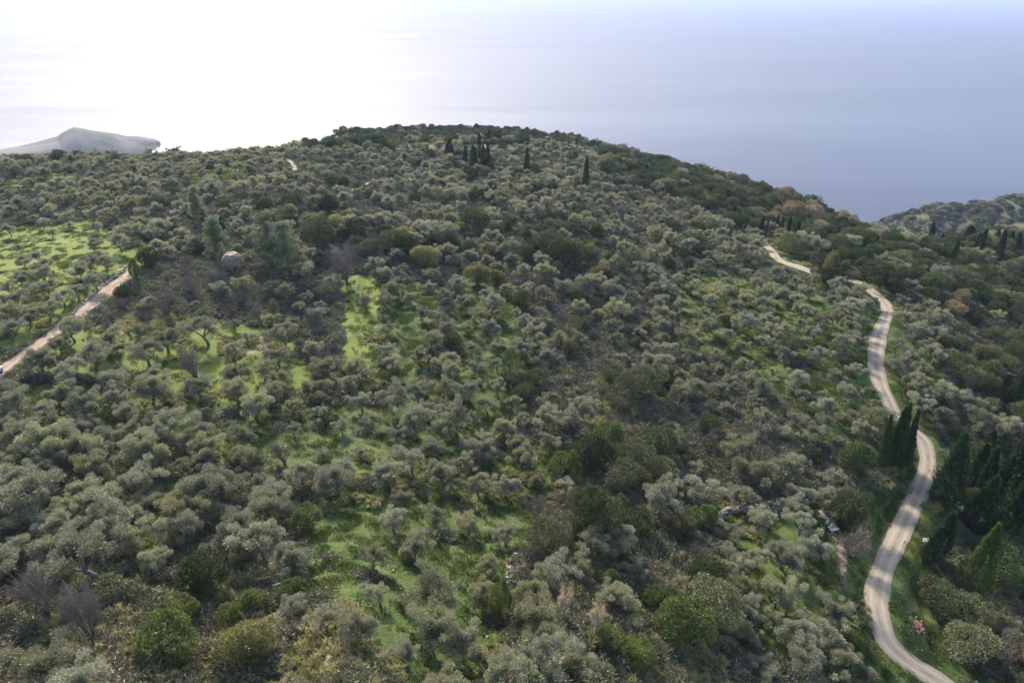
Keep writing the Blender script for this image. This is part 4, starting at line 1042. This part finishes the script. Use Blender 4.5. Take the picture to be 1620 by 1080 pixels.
def make_tree(t, parts=True):
    k = KINDS[t['k']]; cm, tm = k['var'][t['var']]
    s = (t['w']/k['w'], t['w']/k['w'], t['h']/k['h'])
    root = bpy.data.objects.new(k['name'], None); ROOT.objects.link(root)
    root.empty_display_size = 0.5
    root.location = (t['x'], t['y'], t['z']-0.05); root.rotation_euler = (t['lean'][0], t['lean'][1], t['rot']); root.scale = s
    tag(root, t['label'], k['cat'], GROUP[t['k']])
    c = link('crown', cm, root); tr = link('trunk', tm, root)
    return root

LIMIT = 296
stuff = {}
for key in KINDS:
    L = [t for t in TREES if t['k'] == key]
    inf = sorted([t for t in L if t['hand'] or (-5 < t['u'] < 1625 and -5 < t['v'] < 1085)], key=lambda t: -(t['px'] + (1000 if t['label'] else 0)))
    keep = inf[:LIMIT] if key not in ('cypress', 'pine', 'stempine', 'rust', 'grey', 'young', 'glossy', 'autumn') else L
    ids = set(id(t) for t in keep)
    autolabel(keep)
    for t in keep: make_tree(t)
    rest = [t for t in L if id(t) not in ids]
    if rest: stuff[key] = rest
    print(key, len(L), len(keep), round(min([t['px'] for t in keep] or [0]), 1))
for key, L in stuff.items():
    k = KINDS[key]
    scatter(STUFFNAME.get(key, 'distant_trees'), k['var'], [(t['x'], t['y'], t['z']-.05) for t in L], [(t['lean'][0], t['lean'][1], t['rot']) for t in L],
            [(t['w']/k['w'], t['w']/k['w'], t['h']/k['h']) for t in L], [t['var'] for t in L], STUFFLAB.get(key, 'distant trees on the hill'))

# far hill: low scrub seen as dots
r = np.random.default_rng(5); n = 7500
fx, fy, fz = FH; a = r.integers(0, fx.shape[0]-1, n*3); b = r.integers(8, 92, n*3)
sel = r.random(n*3) < .62 + .12*np.sign(fbm(fx[a, b], fy[a, b], 40, 8)); a, b = a[sel][:n], b[sel][:n]; n = len(a)
jx_, jy_ = r.random(n), r.random(n)
P = np.stack([(g[a, b]*(1-jx_)+g[a+1, b]*jx_)*(1-jy_)+(g[a, b+1]*(1-jx_)+g[a+1, b+1]*jx_)*jy_ for g in (fx, fy, fz)], 1)
s = 1.0+0.9*r.random(n)
scatter('far_hill_scrub', [k for k in KINDS['ever']['var'][:2]] + [KINDS['olive']['var'][0]], P, np.stack([s*0, s*0, r.random(n)*6.28], 1), np.stack([s, s, s*.75], 1), r.choice(3, n, p=[.35, .25, .4]), 'olive scrub dotting the far hill across the gap')

# ---------------------------------------------------------------- undergrowth
def undergrowth(n, rmax):
    a = np.radians(rng.uniform(-52, 52, n)); q = np.sqrt(rng.random(n)*(rmax**2-30**2)+30**2)
    x, y = q*np.sin(a), q*np.cos(a); z = base_height(x, y); u, v, d = project(x, y, z)
    k = (u > -40) & (u < 1660) & (v < 1120) & (v > 240)
    x, y, u, v = x[k], y[k], u[k], v[k]; d, _, w = road_dist(x, y); k = d > w + 0.25*rng.random(len(d)) - .12
    return x[k], y[k], u[k], v[k], d[k]
x, y, u, v, d = undergrowth(92000, 290)
j1 = 9*fbm(x, y, 7, 31); j2 = 9*fbm(x, y, 7, 41); g = cover(u+j1, v+j2, GRASS); dr = cover(u+j1, v+j2, DRY)
vg = np.clip((7-d)/3, 0, 1)*(x > 30); g = np.maximum(g, .8*vg)
pat = fbm(x, y, 5.0, 61); pat2 = fbm(x, y, 9.0, 63)
R = rng.random(len(x)); sun_painted = cover(u+j1, v+j2, GRASS[:3])  # fields whose ground colour carries painted sunlight; tufts are thinned there
gr = (g > 0.2) & (R < .9*g) & (pat > -.25) & ((sun_painted < .5) | (R < .25))
br = ~gr & ((sun_painted < .5) | (R > .9)) & (((g < .2) & (R < .62)) | ((dr > .3) & (R < np.where(v > 900, .3, .8))) | ((g > .2) & (pat2 > .30) & (R < .55)))
st = (dr > .3) & (rng.random(len(x)) < np.where(v > 900, 1.0, .7)*dr) | ((g > .2) & (pat2 < -.25) & (R > .72)) | ((g < .2) & (pat2 < -.2) & (R > .6))
x2, y2, u2, v2, d2 = undergrowth(60000, 390); k2 = np.hypot(x2, y2) > 285; x2, y2 = x2[k2], y2[k2]
def spread(name, kd, sel, s0, s1, mat, lab, flat=1.0):
    n = int(sel.sum()); P = np.stack([x[sel], y[sel], ground(x[sel], y[sel])], 1); s = s0+(s1-s0)*rng.random(n)
    ms = [(ground_tuft(600+i, kd).mesh(name, M[mat]),) for i in range(4)]
    if kd == 'bramble':
        P = np.vstack([P, np.stack([x2, y2, ground(x2, y2)], 1)]); s = np.concatenate([s, 1.1+1.0*rng.random(len(x2))]); n = len(P)
    scatter(name, ms, P, np.stack([s*0, s*0, rng.random(n)*6.28], 1), np.stack([s, s, s*flat], 1), rng.integers(0, 4, n), lab)
    print(name, n)
spread('grass', 'grass', gr, .7, 1.6, 'grassblade', 'green grass growing between the olive trees', .9)
spread('undergrowth', 'bramble', br, .6, 1.5, 'bramble', 'brown and dull green brambles between the trees')
spread('dry_grass', 'straw', st, .7, 1.5, 'strawgrass', 'dry yellow grass and straw on the slope')
# ---------------------------------------------------------------- stone hut, walls, steps, rubble, car
def gz(x, y): return float(ground(np.array([x]), np.array([y]))[0])
r = np.random.default_rng(12)
hut = link('stone_hut', None); hz = gz(HUTX, HUTY); hut.location = (HUTX, HUTY, hz)
tag(hut, 'beehive-shaped dry stone hut with a rounded roof among scrub and pines', 'stone hut')
core = MB(); w = MB(); cap = MB(); RH, HH = 2.35, 3.9
def hut_r(f): return RH*(1-max(0, f-.28)**1.7*1.62)**.5 if f > .28 else RH
K = 26; V = []; 
for i in range(13):
    f = i/12*.97
    for j in range(K): V.append((hut_r(f)*.93*math.cos(6.283*j/K), hut_r(f)*.93*math.sin(6.283*j/K), f*HH-.4*(i == 0)))
F4 = [[i*K+j, i*K+(j+1) % K, (i+1)*K+(j+1) % K, (i+1)*K+j] for i in range(12) for j in range(K)]
V.append((0, 0, HH*.985)); core.add(V, F4, [[12*K+j, 12*K+(j+1) % K, 13*K] for j in range(K)])
door_a = -1.0
for i in range(19):
    f = (i+.5)/19; rad = hut_r(f*.97); n = max(5, int(rad*6.283/.42))
    for j in range(n):
        a = 6.283*(j+.5*(i % 2)+.15*r.random())/n
        if i < 7 and abs((a-door_a+3.14) % 6.283-3.14) < .19*RH/rad: continue
        (cap if i > 14 else w).rock((rad*math.cos(a), rad*math.sin(a), f*HH*.99), (.42+.25*r.random(), .42+.25*r.random(), .26+.12*r.random()), r)
link('inner_shell', core.mesh('hut_core', plain_mat('hut_mortar', (0.10,0.09,0.075), (0.18,0.16,0.13), 2)), hut)
link('stone_wall', w.mesh('hut_wall', plain_mat('hut_stone', (0.11,0.088,0.062), (0.30,0.21,0.12), 1.4, .9, .4)), hut)
link('roof', cap.mesh('hut_roof', plain_mat('hut_roof_stone', (0.24,0.18,0.14), (0.34,0.26,0.20), 2, .9, .4)), hut)
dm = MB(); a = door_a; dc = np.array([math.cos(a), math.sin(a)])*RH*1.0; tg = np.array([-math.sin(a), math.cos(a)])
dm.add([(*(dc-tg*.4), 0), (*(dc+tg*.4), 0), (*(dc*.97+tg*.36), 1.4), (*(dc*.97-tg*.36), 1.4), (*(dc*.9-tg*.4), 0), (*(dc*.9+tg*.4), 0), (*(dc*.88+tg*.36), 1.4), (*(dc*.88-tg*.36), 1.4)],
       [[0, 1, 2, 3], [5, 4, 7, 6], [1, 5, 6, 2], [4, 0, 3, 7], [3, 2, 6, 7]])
link('doorway', dm.mesh('hut_doorway', plain_mat('doorway_shade', (0.02,0.018,0.015), (0.03,0.027,0.022))), hut)  # closed block; the shade inside is put into its near-black colour

def stone_line(name, pix, width, tall, n, label, cat, mat='stone', size=(.14, .36), loose=.15, group=None):
    P = np.array(pix, float); xx, yy, tt = hit(P[:, 0], P[:, 1])
    C = catmull(np.stack([xx, yy, yy*0], 1), .3); d = np.gradient(C[:, :2], axis=0); d /= (np.linalg.norm(d, axis=1, keepdims=True)+1e-9)
    nn = np.stack([-d[:, 1], d[:, 0]], 1); mb = MB(); c0 = C[len(C)//2]; z0 = gz(c0[0], c0[1])
    i = r.integers(0, len(C), n); off = r.normal(size=n)*width*.4
    if loose < .3: off = np.clip(off, -width*.5, width*.5)
    Q = C[i, :2] + nn[i]*off[:, None] + r.normal(size=(n, 2))*.1; Z = ground(Q[:, 0], Q[:, 1])
    hh = r.random(n)*tall*np.clip(1-np.abs(off)/(width*.9), .1, 1)
    for k in range(n):
        s = size[0]+(size[1]-size[0])*r.random()**2
        mb.rock((Q[k, 0]-c0[0], Q[k, 1]-c0[1], Z[k]+hh[k]+s*.15-z0), (s*1.2, s, s*.7), r)
    o = link(name, mb.mesh(name, M[mat])); o.location = (c0[0], c0[1], z0); return tag(o, label, cat, group)
stone_line('dry_stone_wall', [(1136,832),(1138,818),(1150,810),(1170,807),(1192,808)], .9, .9, 460, 'curved dry stone wall of grey limestone holding up a terrace at lower right centre', 'stone wall')
stone_line('stone_heap', [(1203,806),(1222,800),(1236,792)], 2.0, .5, 150, 'loose heap of stones between olives right of the curved wall', 'stone heap')
stone_line('tumbled_wall', [(1130,858),(1128,890),(1133,920),(1141,955),(1146,985),(1158,1020)], 1.5, .3, 520, 'tumbled line of white stones running down beside the olives', 'stone wall', size=(.13, .38), loose=.5)
stone_line('tumbled_wall', [(1214,770),(1222,780),(1228,795),(1228,812)], 1.6, .2, 120, 'scatter of yellowish stones above the loose stone heap', 'stone wall', size=(.15, .35), loose=.5)
stone_line('overgrown_wall', [(803,940),(806,905),(812,885),(822,878)], .7, .5, 90, 'shaded stone wall edging the middle olive field, half hidden by ivy', 'stone wall')
stone_line('terrace_wall', [(846,888),(862,885),(876,880),(882,876)], .6, .5, 130, 'short pale curved stone wall between leafless shrubs at centre bottom', 'stone wall')
stone_line('terrace_wall', [(150,521),(165,517),(182,514)], .6, .4, 60, 'short pale stone wall under the bushes right of the reddish track', 'stone wall')
stone_line('track_wall', [(95,517),(140,470),(180,438),(203,415)], .5, .4, 200, 'dark stone wall between the sunlit meadow and the reddish track', 'stone wall', size=(.2, .5))
stone_line('rubble_patch', [(1438,985),(1450,992),(1462,998)], 1.6, .3, 190, 'patch of orange terracotta rubble beside the road at lower right', 'rubble', mat='redrubble', size=(.15, .4), loose=.5)
stone_line('stone_group', [(1467,860),(1462,872),(1470,885)], .8, .5, 14, 'few pale boulders right of the road among bushes', 'boulders', size=(.5, 1.0), loose=.5)
stone_line('terrace_wall', [(1163,580),(1163,620),(1164,660),(1168,716)], .6, .15, 160, 'thin vertical line of white stones on the right olive slope', 'stone wall', size=(.14, .32))
stone_line('slope_stones', [(1290,795),(1298,815),(1325,840),(1335,870)], 3.0, .1, 55, 'pale stones scattered around the stone steps', 'stones', size=(.12, .26), loose=.6)

# the stone steps
sx_, sy_, st_ = [float(a[0]) for a in hit(1309, 826)]
steps = link('stone_steps', None); sz = gz(sx_, sy_); steps.location = (sx_, sy_, sz); tag(steps, 'flight of five pale stone steps climbing the bank left of the road', 'stone steps')
for k in range(5):
    mb = MB(); mb.rock((0, 0, 0), (1.5, .55, .26), r)
    s = link('step', mb.mesh('step', M['stone']), steps); yy = (k-2)*.85; s.location = (-.12*(k-2), yy, gz(sx_-.12*(k-2), sy_+yy)-sz+.12)

# loose small stones, far too many to count
n = 1500; q = rng.integers(0, len(x), n*3); q = q[(g[q] > .2) | (dr[q] > .3)][:n]; n = len(q)
rk = []
for i in range(3):
    mb = MB(); mb.rock((0, 0, .05), (.3, .26, .2), r); rk.append((mb.mesh('loose_stones', M['stone']),))
px_, py_ = x[q]+rng.normal(size=n), y[q]+rng.normal(size=n); s = .4+1.1*rng.random(n)**3
rd_, _, rw_ = road_dist(px_, py_); kk = rd_ > rw_+.3; px_, py_, s = px_[kk], py_[kk], s[kk]; n = len(s)
scatter('loose_stones', rk, np.stack([px_, py_, ground(px_, py_)], 1), rng.random((n, 3))*6.28, np.stack([s, s, s], 1), rng.integers(0, 3, n), 'small pale stones strewn over grass and soil')

# the car at the left edge
cx, cy, ct = [float(a[0]) for a in hit(-14, 591, 0.7)]
car = link('parked_car', None); tl = TRACKS['track_left']; ii = np.argmin(np.hypot(tl[:, 0]-cx, tl[:, 1]-cy)); tdir = tl[min(ii+3, len(tl)-1), :2]-tl[max(ii-3, 0), :2]
car.location = (cx, cy, gz(cx, cy)+.12); car.rotation_euler = (0, 0, math.atan2(tdir[1], tdir[0])); tag(car, 'white parked car on the dirt track, cut off by the left edge', 'car')
prof = [(-2.05,.35),(-2.1,.75),(-1.95,.95),(-1.55,1.0),(-1.15,1.42),(.25,1.46),(.85,1.02),(1.85,.88),(2.1,.7),(2.1,.35)]
def extrude(pr, hw, top=1.0):
    V = []; n = len(pr)
    for s_ in (-1, 1):
        for (a_, b_) in pr: V.append((a_, s_*hw*(1 if b_ < 1.02 else top), b_))
    F = [[i, (i+1) % n, n+(i+1) % n, n+i] for i in range(n)]
    return V, F, n
def poly_obj(name, V, faces, mat, parent, bev=0):
    me = bpy.data.meshes.new(name); me.from_pydata(V, [], faces); me.materials.append(mat); me.update()
    o = link(name, me, parent)
    if bev: b = o.modifiers.new('bevel', 'BEVEL'); b.width = bev; b.segments = 2; b.limit_method = 'ANGLE'
    return o
wp, nt, b = new_mat('white_paint'); b.inputs['Base Color'].default_value = (.78,.78,.77,1); b.inputs['Roughness'].default_value = .25
gp, nt, b = new_mat('car_glass'); b.inputs['Base Color'].default_value = (.02,.022,.025,1); b.inputs['Roughness'].default_value = .08
tp, nt, b = new_mat('tyre_rubber'); b.inputs['Base Color'].default_value = (.02,.02,.02,1); b.inputs['Roughness'].default_value = .8
V, F, n = extrude(prof, .86, .82); F += [list(range(n))[::-1], [n+i for i in range(n)]]
poly_obj('body', V, F, wp, car, .06)
def pane(name, quad): return poly_obj(name, quad, [[0, 1, 2, 3]], gp, car)
pane('windscreen', [(.31,-.66,1.44),(.31,.66,1.44),(.86,.80,1.045),(.86,-.80,1.045)])
pane('rear_window', [(-1.20,.66,1.41),(-1.20,-.66,1.41),(-1.58,-.80,1.03),(-1.58,.80,1.03)])
for s_ in (-1, 1): pane('side_window', [(-1.35,s_*.866,1.05),(.70,s_*.866,1.05),(.22,s_*.722,1.41),(-1.08,s_*.722,1.39)])
for a_ in (-1.3, 1.3):
    for s_ in (-1, 1):
        mb = MB(); mb.tube([(a_, s_*.68, .32), (a_, s_*.9, .32)], [.32, .32], 16)
        wl = link('wheel', mb.mesh('wheel', tp), car)
        hb = MB(); hb.tube([(a_, s_*.88, .32), (a_, s_*.915, .32)], [.19, .19], 10); link('rim', hb.mesh('rim', plain_mat('rim_metal', (.4,.4,.4), (.5,.5,.5))), wl)
for s_ in (-1, 1):
    mb = MB(); mb.add([(2.10,s_*.5,.62),(2.10,s_*.82,.62),(2.02,s_*.82,.78),(2.02,s_*.5,.78),(2.14,s_*.5,.62),(2.14,s_*.80,.62),(2.07,s_*.80,.78),(2.07,s_*.5,.78)], [[4,5,6,7],[0,3,2,1],[0,1,5,4],[1,2,6,5],[2,3,7,6],[3,0,4,7]])
    link('headlight', mb.mesh('headlight', plain_mat('lamp_glass', (.6,.6,.6), (.7,.7,.7), rough=.2)), car)

# ---------------------------------------------------------------- the air
hz_me = bpy.data.meshes.new('haze'); bm = bmesh.new(); bmesh.ops.create_cube(bm, size=1.0)
for vv_ in bm.verts: vv_.co = ((vv_.co.x)*130000, vv_.co.y*86000+40000, (vv_.co.z+.5)*(12+433)-12)
bm.to_mesh(hz_me); bm.free()
hm = bpy.data.materials.new('haze_air'); hm.use_nodes = True; nt = hm.node_tree
nt.nodes.remove(nt.nodes['Principled BSDF']); pv_ = nt.nodes.new('ShaderNodeVolumePrincipled')
pv_.inputs['Color'].default_value = (0.42, 0.52, 0.84, 1); pv_.inputs['Density'].default_value = 0.00005; pv_.inputs['Anisotropy'].default_value = 0.2
nt.links.new(pv_.outputs[0], nt.nodes['Material Output'].inputs['Volume']); hz_me.materials.append(hm)
tag(link('haze', hz_me), kind='stuff', label='pale sunlit sea haze filling the air')
